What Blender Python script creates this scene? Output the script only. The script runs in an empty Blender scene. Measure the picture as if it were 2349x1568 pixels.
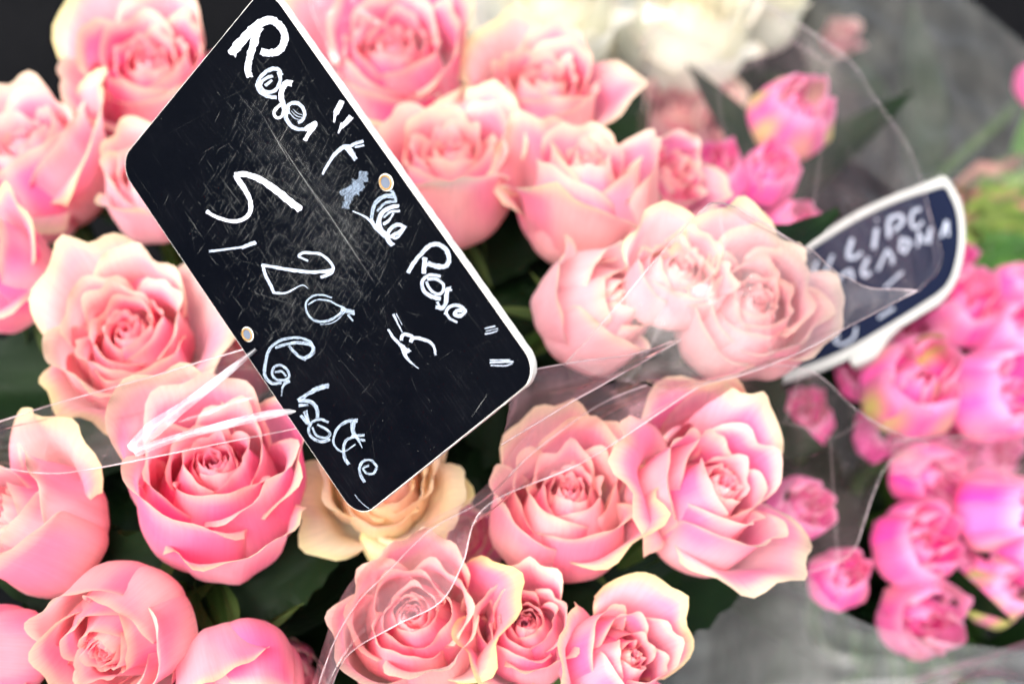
import bpy, math, random
import numpy as np
from mathutils import Vector, Matrix, Quaternion

# ------------------------------------------------------------------ camera, sky, sun, exposure
SC = bpy.context.scene
COL = SC.collection
R = math.radians
PITCH = 52.0                                  # degrees the camera looks down
CAM = Vector((0.0, 0.0, 0.75))
cam_d = bpy.data.cameras.new('camera')
cam_d.lens = 50.0; cam_d.sensor_width = 36.0
cam_d.clip_start = 0.01; cam_d.clip_end = 500.0
cam = bpy.data.objects.new('camera', cam_d); COL.objects.link(cam)
cam.location = CAM; cam.rotation_euler = (R(90 - PITCH), 0, 0)
SC.camera = cam
cam_d.dof.use_dof = True
cam_d.dof.focus_distance = 0.322
cam_d.dof.aperture_fstop = 9.5

world = bpy.data.worlds.new('World'); SC.world = world
world.use_nodes = True
wn = world.node_tree; wn.nodes.clear()
sky = wn.nodes.new('ShaderNodeTexSky'); sky.sky_type = 'NISHITA'; sky.sun_disc = False
SUN_EL, SUN_ROT = 56.0, 205.0
sky.sun_elevation = R(SUN_EL); sky.sun_rotation = R(SUN_ROT)
sky.air_density = 1.0; sky.dust_density = 6.0
hsv = wn.nodes.new('ShaderNodeHueSaturation'); hsv.inputs['Saturation'].default_value = 0.5
bg = wn.nodes.new('ShaderNodeBackground'); bg.inputs['Strength'].default_value = 0.13
wo = wn.nodes.new('ShaderNodeOutputWorld')
wn.links.new(sky.outputs[0], hsv.inputs['Color']); wn.links.new(hsv.outputs[0], bg.inputs['Color'])
wn.links.new(bg.outputs[0], wo.inputs['Surface'])
sun_d = bpy.data.lights.new('sun', 'SUN'); sun_d.energy = 1.5; sun_d.angle = R(28)
sun_d.color = (1.0, 0.985, 0.97)
sun = bpy.data.objects.new('sun', sun_d); COL.objects.link(sun)
# nishita: rotation 0 puts the sun on +Y, growing clockwise seen from above
_a = R(SUN_ROT); _e = R(SUN_EL)
_to = Vector((math.sin(_a) * math.cos(_e), math.cos(_a) * math.cos(_e), math.sin(_e)))
sun.rotation_euler = _to.to_track_quat('Z', 'Y').to_euler()
sun.location = (0.4, -0.4, 3.0)
SC.view_settings.view_transform = 'Standard'; SC.view_settings.look = 'None'
SC.view_settings.exposure = 1.6; SC.view_settings.gamma = 1.0
SC.view_settings.use_curve_mapping = False
SC.render.engine = 'CYCLES'
SC.cycles.use_denoising = True
SC.cycles.max_bounces = 10; SC.cycles.transparent_max_bounces = 24
SC.cycles.diffuse_bounces = 7; SC.cycles.transmission_bounces = 8

# ------------------------------------------------------------------ helpers
CR = cam.rotation_euler.to_matrix()
FPX = 50.0 / 36.0 * 2349.0                    # measured on a 2349 x 1568 print of the photograph
def at(x, y, d):
    """the world point d metres out along the optical axis that was measured at (x, y)"""
    return CAM + CR @ Vector(((x - 1174.5) / FPX * d, -(y - 784.0) / FPX * d, -d))
def layer(y):
    """depth of the flower-head layer (a level plane) at that height in the print"""
    return 0.33 / (math.sin(R(PITCH)) + (y - 784.0) / FPX * math.cos(R(PITCH)))

def tag(o, label=None, cat=None, group=None, kind=None):
    if label: o['label'] = label
    if cat: o['category'] = cat
    if group: o['group'] = group
    if kind: o['kind'] = kind
    return o
def empty(name, loc, rot=None):
    o = bpy.data.objects.new(name, None); COL.objects.link(o)
    o.empty_display_size = 0.01
    o.matrix_world = Matrix.LocRotScale(Vector(loc), rot, None)
    return o
def link(name, me, mat, parent=None):
    if mat and not me.materials: me.materials.append(mat)
    o = bpy.data.objects.new(name, me); COL.objects.link(o)
    o.parent = parent
    return o
def mesh_grid(name, P, colors=None, uv=None, closed=False):
    """P: (n, m, 3) array of points -> smooth quad grid"""
    n, m = P.shape[:2]
    idx = np.arange(n * m).reshape(n, m)
    if closed:
        a = idx[:-1, :]; b = np.roll(idx, -1, 1)[:-1, :]; c = np.roll(idx, -1, 1)[1:, :]; d = idx[1:, :]
    else:
        a = idx[:-1, :-1]; b = idx[:-1, 1:]; c = idx[1:, 1:]; d = idx[1:, :-1]
    faces = np.stack([a, b, c, d], -1).reshape(-1, 4)
    return mesh_faces(name, P.reshape(-1, 3), faces, colors, uv)
def mesh_faces(name, V, faces, colors=None, uv=None, smooth=True):
    V = np.asarray(V, dtype=np.float32); faces = np.asarray(faces, dtype=np.int32)
    k = faces.shape[1]
    me = bpy.data.meshes.new(name)
    me.vertices.add(len(V)); me.vertices.foreach_set('co', V.ravel())
    me.loops.add(faces.size); me.loops.foreach_set('vertex_index', faces.ravel())
    me.polygons.add(len(faces)); me.polygons.foreach_set('loop_start', np.arange(0, faces.size, k, dtype=np.int32))
    me.polygons.foreach_set('use_smooth', np.full(len(faces), smooth, dtype=bool))
    if colors is not None:
        ca = me.color_attributes.new('tone', 'FLOAT_COLOR', 'POINT')
        c4 = np.ones((len(V), 4), dtype=np.float32); c4[:, :3] = np.asarray(colors).reshape(-1, 3)
        ca.data.foreach_set('color', c4.ravel())
    if uv is not None:
        ul = me.uv_layers.new(name='UVMap')
        ul.data.foreach_set('uv', np.asarray(uv, dtype=np.float32).reshape(-1, 2)[faces.ravel()].ravel())
    me.update(calc_edges=True); me.validate()
    return me
def tube_pts(path, radii, sides=8):
    path = [Vector(p) for p in path]
    n = len(path); out = np.zeros((n, sides, 3))
    up = Vector((0.3, 0.9, 0.2)).normalized()
    for i, p in enumerate(path):
        t = (path[min(i + 1, n - 1)] - path[max(i - 1, 0)]).normalized()
        a = t.cross(up).normalized(); b = t.cross(a).normalized()
        for k in range(sides):
            q = 2 * math.pi * k / sides
            out[i, k] = p + (a * math.cos(q) + b * math.sin(q)) * radii[i]
    return out
def smooth01(x):
    x = np.clip(x, 0, 1); return x * x * (3 - 2 * x)
def bezier(p0, p1, p2, p3, n):
    out = []
    for i in range(n):
        t = i / (n - 1)
        out.append(Vector(p0) * (1 - t) ** 3 + Vector(p1) * 3 * t * (1 - t) ** 2 + Vector(p2) * 3 * t * t * (1 - t) + Vector(p3) * t ** 3)
    return out

# ------------------------------------------------------------------ materials
def new_mat(name):
    m = bpy.data.materials.new(name); m.use_nodes = True
    nt = m.node_tree; nt.nodes.clear()
    return m, nt, nt.nodes.new('ShaderNodeOutputMaterial')
def N(nt, kind, **kw):
    n = nt.nodes.new(kind)
    for k, v in kw.items():
        if k in n.inputs: n.inputs[k].default_value = v
        else: setattr(n, k, v)
    return n
def petal_material(name, transl=0.35, rough=0.65, vein=60.0):
    m, nt, out = new_mat(name); L = nt.links.new
    at_ = N(nt, 'ShaderNodeAttribute', attribute_name='tone')
    uv = N(nt, 'ShaderNodeUVMap'); mp = N(nt, 'ShaderNodeMapping'); mp.inputs['Scale'].default_value = (vein, 3.0, 1.0)
    L(uv.outputs[0], mp.inputs[0])
    no = N(nt, 'ShaderNodeTexNoise', Scale=1.0, Detail=3.0, Roughness=0.6); L(mp.outputs[0], no.inputs['Vector'])
    n2 = N(nt, 'ShaderNodeTexNoise', Scale=120.0, Detail=4.0)
    tc = N(nt, 'ShaderNodeTexCoord'); L(tc.outputs['Object'], n2.inputs['Vector'])
    oi = N(nt, 'ShaderNodeObjectInfo')
    ad = N(nt, 'ShaderNodeMath', operation='ADD'); L(no.outputs['Fac'], ad.inputs[0]); L(n2.outputs['Fac'], ad.inputs[1])
    mr = N(nt, 'ShaderNodeMapRange'); mr.inputs['From Min'].default_value = 0.6; mr.inputs['From Max'].default_value = 1.4
    mr.inputs['To Min'].default_value = 0.85; mr.inputs['To Max'].default_value = 1.10
    L(ad.outputs[0], mr.inputs['Value'])
    hs = N(nt, 'ShaderNodeHueSaturation'); L(at_.outputs['Color'], hs.inputs['Color'])
    L(mr.outputs[0], hs.inputs['Value'])
    rr = N(nt, 'ShaderNodeMapRange'); rr.inputs['To Min'].default_value = 0.92; rr.inputs['To Max'].default_value = 1.1
    L(oi.outputs['Random'], rr.inputs['Value']); L(rr.outputs[0], hs.inputs['Saturation'])
    pb = N(nt, 'ShaderNodeBsdfPrincipled', Roughness=rough)
    pb.inputs['Specular IOR Level'].default_value = 0.15
    pb.inputs['Sheen Weight'].default_value = 0.15
    L(hs.outputs[0], pb.inputs['Base Color'])
    bp = N(nt, 'ShaderNodeBump', Strength=0.15, Distance=0.0006); L(no.outputs['Fac'], bp.inputs['Height']); L(bp.outputs[0], pb.inputs['Normal'])
    tr = N(nt, 'ShaderNodeBsdfTranslucent'); L(hs.outputs[0], tr.inputs['Color'])
    mx = N(nt, 'ShaderNodeMixShader', Fac=transl); L(pb.outputs[0], mx.inputs[1]); L(tr.outputs[0], mx.inputs[2])
    L(mx.outputs[0], out.inputs['Surface'])
    return m
M = {}
M['petal'] = petal_material('petal_skin', 0.55)
M['tulip'] = petal_material('tulip_skin', 0.35, vein=90.0)
def leaf_material(name, c1, c2, transl=0.2, rough=0.45):
    m, nt, out = new_mat(name); L = nt.links.new
    tc = N(nt, 'ShaderNodeTexCoord'); no = N(nt, 'ShaderNodeTexNoise', Scale=45.0, Detail=4.0); L(tc.outputs['Object'], no.inputs['Vector'])
    cr = N(nt, 'ShaderNodeValToRGB'); cr.color_ramp.elements[0].color = (*c1, 1); cr.color_ramp.elements[1].color = (*c2, 1)
    cr.color_ramp.elements[0].position = 0.3; cr.color_ramp.elements[1].position = 0.72
    L(no.outputs['Fac'], cr.inputs['Fac'])
    pb = N(nt, 'ShaderNodeBsdfPrincipled', Roughness=rough); L(cr.outputs[0], pb.inputs['Base Color'])
    pb.inputs['Specular IOR Level'].default_value = 0.12
    uv = N(nt, 'ShaderNodeUVMap'); wv = N(nt, 'ShaderNodeTexWave', Scale=5.0, Distortion=3.0); L(uv.outputs[0], wv.inputs['Vector'])
    bp = N(nt, 'ShaderNodeBump', Strength=0.3, Distance=0.0008); L(wv.outputs['Fac'], bp.inputs['Height']); L(bp.outputs[0], pb.inputs['Normal'])
    tr = N(nt, 'ShaderNodeBsdfTranslucent'); L(cr.outputs[0], tr.inputs['Color'])
    mx = N(nt, 'ShaderNodeMixShader', Fac=transl); L(pb.outputs[0], mx.inputs[1]); L(tr.outputs[0], mx.inputs[2])
    L(mx.outputs[0], out.inputs['Surface'])
    return m
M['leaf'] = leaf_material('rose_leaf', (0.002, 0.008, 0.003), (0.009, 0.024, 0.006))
M['stem'] = leaf_material('rose_stem', (0.02, 0.05, 0.01), (0.05, 0.09, 0.02))
M['sepal'] = leaf_material('rose_sepal', (0.025, 0.05, 0.012), (0.08, 0.11, 0.03))
M['blade'] = leaf_material('tulip_leaf', (0.07, 0.22, 0.02), (0.16, 0.38, 0.04), 0.4)

# ------------------------------------------------------------------ flowers
def petal_surface(rng, theta, rm, Ln, A0, lean, curl, half, tip=0.05, edge=0.3, flat=0.0, ruffle=0.15, z0=0.0, nt=15, ns=17, t0=0.45, t1=0.72, notch=0.0, spiral=0.07):
    """one petal; r, z built by integrating the profile's lean angle column by column. Unit: cup radius = 1."""
    t = np.linspace(0, 1, nt)[:, None]; s = np.linspace(-1, 1, ns)[None, :]
    k1, k2, k3 = rng.uniform(3, 5), rng.uniform(6, 9), rng.uniform(10, 14)
    p1, p2, p3, p4 = rng.uniform(0, 6.28, 4)
    wav = np.sin(k1 * s + p1) * 0.5 + np.sin(k2 * s + p2) * 0.4 + np.sin(k3 * s + p3) * 0.34
    T = 1 - edge * np.abs(s) ** 3 + tip * np.exp(-(s / 0.14) ** 2) - notch * np.exp(-(s / 0.2) ** 2) + 0.035 * wav
    C = curl * (0.35 + 0.65 * np.abs(s) ** 1.3) + ruffle * wav * (0.5 + abs(curl))
    asym = rng.uniform(-0.35, 0.35); C = C * (1 + asym * s)
    a = A0 * np.clip(1 - t / t0, 0, 1) ** 1.3 - lean * smooth01((t - t0 * 0.5) / 0.5)
    a = a + C * smooth01((t - t1) / (1 - t1)) ** 1.25
    ds = Ln * T / (nt - 1)
    am = (a[1:] + a[:-1]) / 2
    r = np.concatenate([np.zeros((1, ns)), np.cumsum(np.sin(am) * ds, 0)], 0)
    z = np.concatenate([np.zeros((1, ns)), np.cumsum(np.cos(am) * ds, 0)], 0)
    body = t[:, 0] <= t1
    ref = max(r[body].max(), 0.02)
    sc = (rm - 0.06) / ref
    low = r[body][-1:, :] * sc
    rr = np.where(t <= t1, r * sc, low + (r - r[body][-1:, :]))
    rr = 0.06 + np.maximum(rr, -0.04)
    g = 0.5 + 0.5 * smooth01(t / 0.35)
    g = g * (1 - 0.12 * smooth01((t - 0.8) / 0.2))
    phi = theta + s * half * g + 0.05 * np.sin(4 * t + p4)
    rr = rr * (1 + spiral * s * smooth01(t * 2)) * (1 + flat * s ** 2)
    rr = rr + 0.03 * rm * np.sin(2.5 * s + p4) * t
    P = np.stack([rr * np.cos(phi), rr * np.sin(phi), z + z0 + 0 * s], -1)
    uv = np.stack([0 * t + (s + 1) / 2, t + 0 * s], -1)
    return P, t + 0 * s, s + 0 * t, uv
def mixc(a, b, f):
    f = np.asarray(f)[..., None]; return np.asarray(a) * (1 - f) + np.asarray(b) * f

PEACH = (0.94, 0.54, 0.52); PINK = (0.93, 0.32, 0.48); HOT = (0.91, 0.13, 0.40); CREAM = (0.91, 0.79, 0.64); LIME = (0.84, 0.84, 0.30); PALE = (0.93, 0.66, 0.66)
def rose_colors(rng, t, s, f, guard, pal):
    """petal pigment: cream foot, pink blade, cream to lime lip; inner petals are deeper"""
    blade = mixc(np.asarray(pal['inner']), np.asarray(pal['outer']), np.clip(f + rng.uniform(-0.18, 0.18), 0, 1) + 0 * t)
    p = rng.uniform(0, 6.28, 3)
    patch = smooth01(0.5 + 0.8 * np.sin(2.2 * s + p[0]) * np.sin(3.4 * t + p[1]) + 0.25 * np.sin(7 * s + 4 * t + p[2]))
    blade = mixc(blade, np.asarray(pal['blush']), pal['blushed'] * patch * (0.4 + 0.6 * smooth01((t - 0.2) / 0.5)))
    c = mixc(blade, np.asarray(CREAM), 0.7 * (1 - smooth01(t / 0.5)) * f ** 2)
    d = np.maximum(smooth01((t - 0.80) / 0.2), 0.8 * smooth01((np.abs(s) - 0.86) / 0.14) * smooth01((t - 0.3) / 0.4))
    lip = mixc(np.asarray(CREAM), np.asarray(LIME), (pal['lime'] * (1.0 if guard else 0.45) * rng.uniform(0.3, 1.0)) + 0 * t)
    c = mixc(c, lip, d ** 1.5 * (0.25 + 0.6 * f))
    if rng.uniform() < 0.4:                                   # a bruised nick somewhere on the lip
        s0 = rng.uniform(-0.8, 0.8)
        c = mixc(c, np.array((0.42, 0.22, 0.12)), 0.55 * np.exp(-((s - s0) / 0.10) ** 2) * smooth01((t - 0.9) / 0.1) * f)
    return c
PAL = {
    'peach': dict(inner=(0.94, 0.33, 0.47), outer=PEACH, blush=HOT, blushed=0.55, lime=0.8),
    'pink': dict(inner=(0.94, 0.27, 0.47), outer=(0.94, 0.49, 0.54), blush=HOT, blushed=0.75, lime=0.8),
    'pale': dict(inner=(0.93, 0.50, 0.59), outer=PALE, blush=PINK, blushed=0.45, lime=0.8),
    'cream': dict(inner=(0.94, 0.48, 0.50), outer=(0.96, 0.86, 0.52), blush=PEACH, blushed=0.4, lime=0.9),
    'milky': dict(inner=(0.95, 0.48, 0.57), outer=(0.95, 0.68, 0.68), blush=PINK, blushed=0.3, lime=0.7),  # pale rose colours lightened to offset the shade of the film
    'white': dict(inner=(0.86, 0.83, 0.58), outer=(0.88, 0.88, 0.82), blush=(0.86, 0.85, 0.70), blushed=0.4, lime=0.15),
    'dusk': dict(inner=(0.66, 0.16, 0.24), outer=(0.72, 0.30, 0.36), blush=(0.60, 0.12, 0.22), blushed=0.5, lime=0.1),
}
def leaf_mesh(rng, length, width, serr=0.07, fold=0.35, bend=0.5):
    nu, nv = 17, 7
    u = np.linspace(0, 1, nu)[:, None]; v = np.linspace(-1, 1, nv)[None, :]
    w = width * np.sin(np.pi * u ** 0.85) ** 0.8 * (1 - 0.25 * u)
    w = np.maximum(w, 0.0004)
    w = w * (1 + serr * np.where(np.arange(nu)[:, None] % 2 == 0, 1, -1) * (np.abs(v) > 0.9))
    x = w * v
    z = fold * np.abs(x) + 0.0 * u - bend * length * u ** 2 * 0.5 + 0.08 * width * np.sin(9 * u + 3 * v)
    y = length * u + 0 * v
    uv = np.stack([u * 3 + np.abs(v) * 1.2, v + 0 * u], -1)
    return mesh_grid('leaf', np.stack([x, y, z], -1), uv=uv)
_r = np.random.default_rng(5)
LEAVES = [leaf_mesh(_r, 0.052 * a, 0.017 * b, bend=c) for a, b, c in ((1, 1, 0.3), (0.85, 1.15, 0.7), (1.15, 0.95, -0.1), (0.7, 0.8, 0.5))]
SEPALS = []
for _b in (0.7, 1.6, -0.2):
    SEPALS.append(leaf_mesh(_r, 0.024, 0.0026, serr=0.0, fold=0.5, bend=_b))

def rose(name, pos, axis, rad, spin, seed, pal='peach', open_=0.6, guards=3, bucket=None, leaves=5, height=1.0, label='', group='', category='rose', guard_open=1.0, nt=15, ns=21, layers=21):
    rng = np.random.default_rng(seed)
    axis = Vector(axis).normalized()
    q = axis.to_track_quat('Z', 'Y') @ Quaternion((0, 0, 1), spin)
    H = 1.62 * height * rad
    base = Vector(pos) - axis * (H * 0.52)
    o = empty(name, base, q)
    tag(o, label, category, group)
    pl = PAL[pal]
    n = layers
    th = rng.uniform(0, 6.28)
    for i in range(n):
        f = i / (n - 1)
        rm = 0.09 + 0.91 * f ** 1.02
        rm *= rng.uniform(0.97, 1.03)
        half = R(150 - 88 * f ** 0.7) * rng.uniform(0.92, 1.08)
        Ln = 1.62 + 0.40 * f + 0.05 * math.exp(-(f / 0.25) ** 2)
        Ln *= height * rng.uniform(0.97, 1.03)
        lean = (0.42 - 0.42 * open_ * (0.35 + 0.65 * f)) * (0.28 + 1.0 * math.sin(math.pi * min(f * 1.05, 1)))
        curl = open_ * (0.35 + 1.25 * f ** 1.2) * rng.uniform(0.7, 1.3)
        if f < 0.3: curl = 0.05 + 1.2 * f
        t1 = 0.84 - 0.14 * f * open_
        P, t, s, uv = petal_surface(rng, th, rm, Ln, 1.25, lean, curl, half, tip=0.05 * rng.uniform(0, 1.6) * f, edge=0.06 + 0.24 * f, ruffle=0.06 + 0.14 * f, spiral=0.26 * (1 - f) ** 1.5 + 0.06, t1=t1, nt=nt, ns=ns + 4 if half > 1.6 else ns)
        me = mesh_grid('petal', P * rad, rose_colors(rng, t, s, f, False, pl), uv)
        link('petal', me, M['petal'], o)
        th += 2.399 + rng.uniform(-0.25, 0.25)
    for i in range(guards):
        rm = 1.03 + 0.02 * i
        curl = guard_open * rng.uniform(1.4, 2.4)
        P, t, s, uv = petal_surface(rng, th, rm, rng.uniform(1.85, 2.15) * height, 1.35, -0.10 - 0.22 * guard_open * rng.uniform(0.5, 1.3), curl, R(rng.uniform(54, 72)), tip=0.09, edge=0.34, flat=0.06, ruffle=0.2, t1=rng.uniform(0.5, 0.64), nt=nt + 3, ns=ns)
        me = mesh_grid('petal', P * rad, rose_colors(rng, t, s, 1.0, True, pl), uv)
        link('petal', me, M['petal'], o)
        th += 2.1 + rng.uniform(-0.3, 0.3)
    # hip, sepals
    prof = [(0.0, -0.30), (0.16, -0.26), (0.24, -0.12), (0.20, 0.02), (0.08, 0.06)]
    A = np.linspace(0, 2 * np.pi, 12, endpoint=False)
    hp = np.array([[[r_ * math.cos(a_), r_ * math.sin(a_), z_] for a_ in A] for r_, z_ in prof]) * rad
    link('hip', mesh_grid('hip', hp, closed=True, uv=np.zeros((len(prof) * 12, 2))), M['sepal'], o)
    for k in range(5):
        sp = link('sepal', SEPALS[int(rng.integers(3))], M['sepal'], o)
        an = k * 2 * math.pi / 5 + rng.uniform(-0.2, 0.2)
        sp.location = (0.17 * rad * math.cos(an), 0.17 * rad * math.sin(an), -0.04 * rad)
        sp.rotation_euler = (rng.uniform(-1.25, -0.35), 0, an - math.pi / 2); sp.scale = (0.8, 0.8, 0.8)
    # stem down to its bucket, leaves along it
    if bucket is not None:
        w2l = o.matrix_world.inverted()
        b0 = base - axis * 0.28 * rad
        b3 = Vector(bucket) + Vector((rng.uniform(-0.05, 0.05), rng.uniform(-0.05, 0.05), 0))
        path = bezier(b0, b0 - axis * 0.09, b3 + Vector((0, 0, 0.16)), b3, 14)
        tp = tube_pts([w2l @ p for p in path], [0.0030 + 0.0010 * k / 13 for k in range(14)])
        link('stem', mesh_grid('stem', tp, closed=True, uv=np.zeros((14 * 8, 2))), M['stem'], o)
        for k in range(leaves):
            j = 1 + int(rng.integers(0, 5))
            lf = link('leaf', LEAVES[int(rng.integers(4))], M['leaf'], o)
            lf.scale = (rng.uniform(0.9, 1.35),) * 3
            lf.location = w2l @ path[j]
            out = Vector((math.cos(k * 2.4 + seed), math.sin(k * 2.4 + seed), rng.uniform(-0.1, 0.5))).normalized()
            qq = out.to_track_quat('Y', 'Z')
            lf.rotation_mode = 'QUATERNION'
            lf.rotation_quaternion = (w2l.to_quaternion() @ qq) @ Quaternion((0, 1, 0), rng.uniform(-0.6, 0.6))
    return o
def cam_axis(ax, ay):
    """a flower axis given by how it leans right and up in the print; the rest of it points back at the camera"""
    return CR @ Vector((ax, ay, math.sqrt(max(0.02, 1 - ax * ax - ay * ay))))

def tulip(name, pos, axis, rad, spin, seed, bucket, label, group, n=15, green=0.5, open_=0.2, deep=0.5):
    rng = np.random.default_rng(seed)
    axis = Vector(axis).normalized()
    q = axis.to_track_quat('Z', 'Y') @ Quaternion((0, 0, 1), spin)
    base = Vector(pos) - axis * rad * 0.95
    o = tag(empty(name, base, q), label, 'tulip', group)
    th = rng.uniform(0, 6.28)
    for i in range(n):
        f = i / (n - 1)
        outer = i >= n - 6
        rm = (0.92 + 0.08 * rng.uniform()) if outer else 0.18 + 0.62 * f
        lean = rng.uniform(0.34, 0.56) - 0.40 * open_ * (1.0 if outer else 0.4)
        P, t, s, uv = petal_surface(rng, th, rm, (2.05 if outer else 1.55 + 0.35 * f) * rng.uniform(0.90, 1.06), 1.3, lean, open_ * rng.uniform(-0.6, 0.7), R(56 if outer else 64) * rng.uniform(0.85, 1.12), tip=0.05, edge=0.34, flat=0.03, ruffle=0.13, t0=0.5, t1=0.72, nt=12, ns=13)
        deepc = np.array([0.87, 0.035, 0.32]); pinkc = np.array([0.91, 0.11, 0.46]); palec = np.array([0.93, 0.52, 0.68])
        c = mixc(mixc(pinkc, deepc, deep * rng.uniform(0.3, 1.0) + 0 * t), palec, np.clip(0.55 * smooth01((t - 0.72) / 0.28) + 0.75 * smooth01((np.abs(s) - 0.6) / 0.4) * smooth01((t - .3) / .4) + 0.10 * f, 0, 1))
        gr = (f > 0.55) * green * rng.uniform(0, 1.2) * np.exp(-(s / 0.35) ** 2) * (1 - smooth01((t - 0.6) / 0.4))
        c = mixc(c, np.array([0.50, 0.55, 0.12]), np.clip(gr, 0, 1))
        link('petal', mesh_grid('petal', P * rad, c, uv), M['tulip'], o)
        th += (1.047 + 2.094 * (i % 2)) + rng.uniform(-0.25, 0.25)
    w2l = o.matrix_world.inverted()
    b3 = Vector(bucket) + Vector((rng.uniform(-0.04, 0.04), rng.uniform(-0.04, 0.04), 0))
    path = bezier(base + axis * 0.004, base - axis * 0.08, b3 + Vector((0, 0, 0.14)), b3, 12)
    link('stem', mesh_grid('stem', tube_pts([w2l @ p for p in path], [0.0035] * 12), closed=True, uv=np.zeros((96, 2))), M['stem'], o)
    for k in range(1 if grp_short(group) else 2):
        lf = link('leaf', BLADES[k % len(BLADES)], M['leaf'], o)
        lf.location = w2l @ path[5 + k]
        an = rng.uniform(0, 6.28)
        out = Vector((math.cos(an) * 0.55, math.sin(an) * 0.55, 0.7)).normalized()
        lf.rotation_mode = 'QUATERNION'; lf.rotation_quaternion = w2l.to_quaternion() @ out.to_track_quat('Y', 'Z')
    return o
def grp_short(g): return 'behind' in g
BLADES = [leaf_mesh(_r, 0.11, 0.016, serr=0, fold=0.8, bend=b) for b in (0.25, -0.1)]

# ------------------------------------------------------------------ ground
def ground_material():
    m, nt, out = new_mat('wet_asphalt'); L = nt.links.new
    tc = N(nt, 'ShaderNodeTexCoord'); n1 = N(nt, 'ShaderNodeTexNoise', Scale=160.0, Detail=6.0); n2 = N(nt, 'ShaderNodeTexNoise', Scale=4.0, Detail=5.0)
    L(tc.outputs['Object'], n1.inputs['Vector']); L(tc.outputs['Object'], n2.inputs['Vector'])
    mu = N(nt, 'ShaderNodeMath', operation='MULTIPLY'); L(n1.outputs['Fac'], mu.inputs[0]); L(n2.outputs['Fac'], mu.inputs[1])
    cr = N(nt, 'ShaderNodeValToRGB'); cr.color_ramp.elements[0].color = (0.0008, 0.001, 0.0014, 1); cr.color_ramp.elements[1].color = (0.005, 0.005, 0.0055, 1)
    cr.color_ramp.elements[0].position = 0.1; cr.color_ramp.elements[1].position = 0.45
    L(mu.outputs[0], cr.inputs['Fac'])
    pb = N(nt, 'ShaderNodeBsdfPrincipled', Roughness=0.85); pb.inputs['Specular IOR Level'].default_value = 0.05
    L(cr.outputs[0], pb.inputs['Base Color'])
    bp = N(nt, 'ShaderNodeBump', Strength=0.5, Distance=0.003); L(n1.outputs['Fac'], bp.inputs['Height']); L(bp.outputs[0], pb.inputs['Normal'])
    L(pb.outputs[0], out.inputs['Surface'])
    return m
gx = np.linspace(-60, 60, 25)
GP = np.stack([gx[None, :] + 0 * gx[:, None], gx[:, None] + 0 * gx[None, :], 0 * gx[:, None] * gx[None, :]], -1)
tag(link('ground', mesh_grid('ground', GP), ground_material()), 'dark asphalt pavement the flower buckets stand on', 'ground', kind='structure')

def plastic(name, col, rough=0.35, spec=0.4):
    m, nt, out = new_mat(name); L = nt.links.new
    tc = N(nt, 'ShaderNodeTexCoord'); n1 = N(nt, 'ShaderNodeTexNoise', Scale=90.0, Detail=5.0); L(tc.outputs['Object'], n1.inputs['Vector'])
    hs = N(nt, 'ShaderNodeMapRange'); hs.inputs['To Min'].default_value = 0.85; hs.inputs['To Max'].default_value = 1.12; L(n1.outputs['Fac'], hs.inputs['Value'])
    hv = N(nt, 'ShaderNodeHueSaturation', Color=(*col, 1)); L(hs.outputs[0], hv.inputs['Value'])
    pb = N(nt, 'ShaderNodeBsdfPrincipled', Roughness=rough); pb.inputs['Specular IOR Level'].default_value = spec
    L(hv.outputs[0], pb.inputs['Base Color']); L(pb.outputs[0], out.inputs['Surface'])
    return m
M['black_plastic'] = plastic('black_plastic', (0.006, 0.006, 0.007), 0.6, 0.12)
M['white_plastic'] = plastic('white_plastic', (0.58, 0.57, 0.53), 0.4)
M['cord'] = plastic('brass', (0.30, 0.17, 0.05), 0.3)
M['rim_plastic'] = plastic('off_white_plastic', (0.36, 0.36, 0.34), 0.5, 0.2)
M['slate'] = plastic('navy_board', (0.004, 0.007, 0.022), 0.6, 0.05)
M['chalk2'] = plastic('white_marker', (0.30, 0.33, 0.40), 0.6)

def bucket(x, y, rad, h, label, water=True):
    o = tag(empty('bucket', (x, y, 0)), label, 'bucket', 'black flower buckets')
    prof = [(0.0, 0.004), (0.78, 0.004), (0.80, 0.02), (0.97, h - 0.016), (1.03, h - 0.014), (1.03, h), (0.985, h + 0.001), (0.95, h - 0.01), (0.76, 0.03), (0.0, 0.03)]
    A = np.linspace(0, 2 * np.pi, 40, endpoint=False)
    P = np.array([[[r_ * rad * math.cos(a), r_ * rad * math.sin(a), z_] for a in A] for r_, z_ in prof])
    link('wall', mesh_grid('wall', P, closed=True), M['black_plastic'], o)
    pr2 = [(1.035, h - 0.035), (1.07, h - 0.03), (1.07, h - 0.02), (1.035, h - 0.018)]
    P = np.array([[[r_ * rad * math.cos(a), r_ * rad * math.sin(a), z_] for a in A] for r_, z_ in pr2])
    link('rim', mesh_grid('rim', P, closed=True), M['black_plastic'], o)
    return o
B1 = at(420, 800, layer(800)); B2 = at(1330, 620, layer(620)); B3 = at(1180, 1400, layer(1400))
BT1 = at(1800, 420, 0.58); BT2 = at(2180, 1000, 0.56); BW = at(1450, 20, 0.88)
BK = {}
def place(key, p, h, label, rad=0.1):
    bucket(p.x, p.y, rad, h, label); BK[key] = (p.x, p.y, 0.04)
place('a', B1, 0.17, 'black plastic bucket under the roses left of the price card', 0.085)
place('b', B2, 0.17, 'black plastic bucket under the roses behind the price card', 0.08)
place('c', Vector((B3.x, B3.y - 0.02, 0)), 0.17, 'black plastic bucket under the roses below the price card', 0.075)
place('t1', BT1 + Vector((0.06, 0.09, 0)), 0.16, 'black plastic bucket of tulips behind the small tulip board', 0.075)
place('t2', BT2 + Vector((0.03, -0.03, 0)), 0.16, 'black plastic bucket of double tulips below the small tulip board', 0.10)
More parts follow.
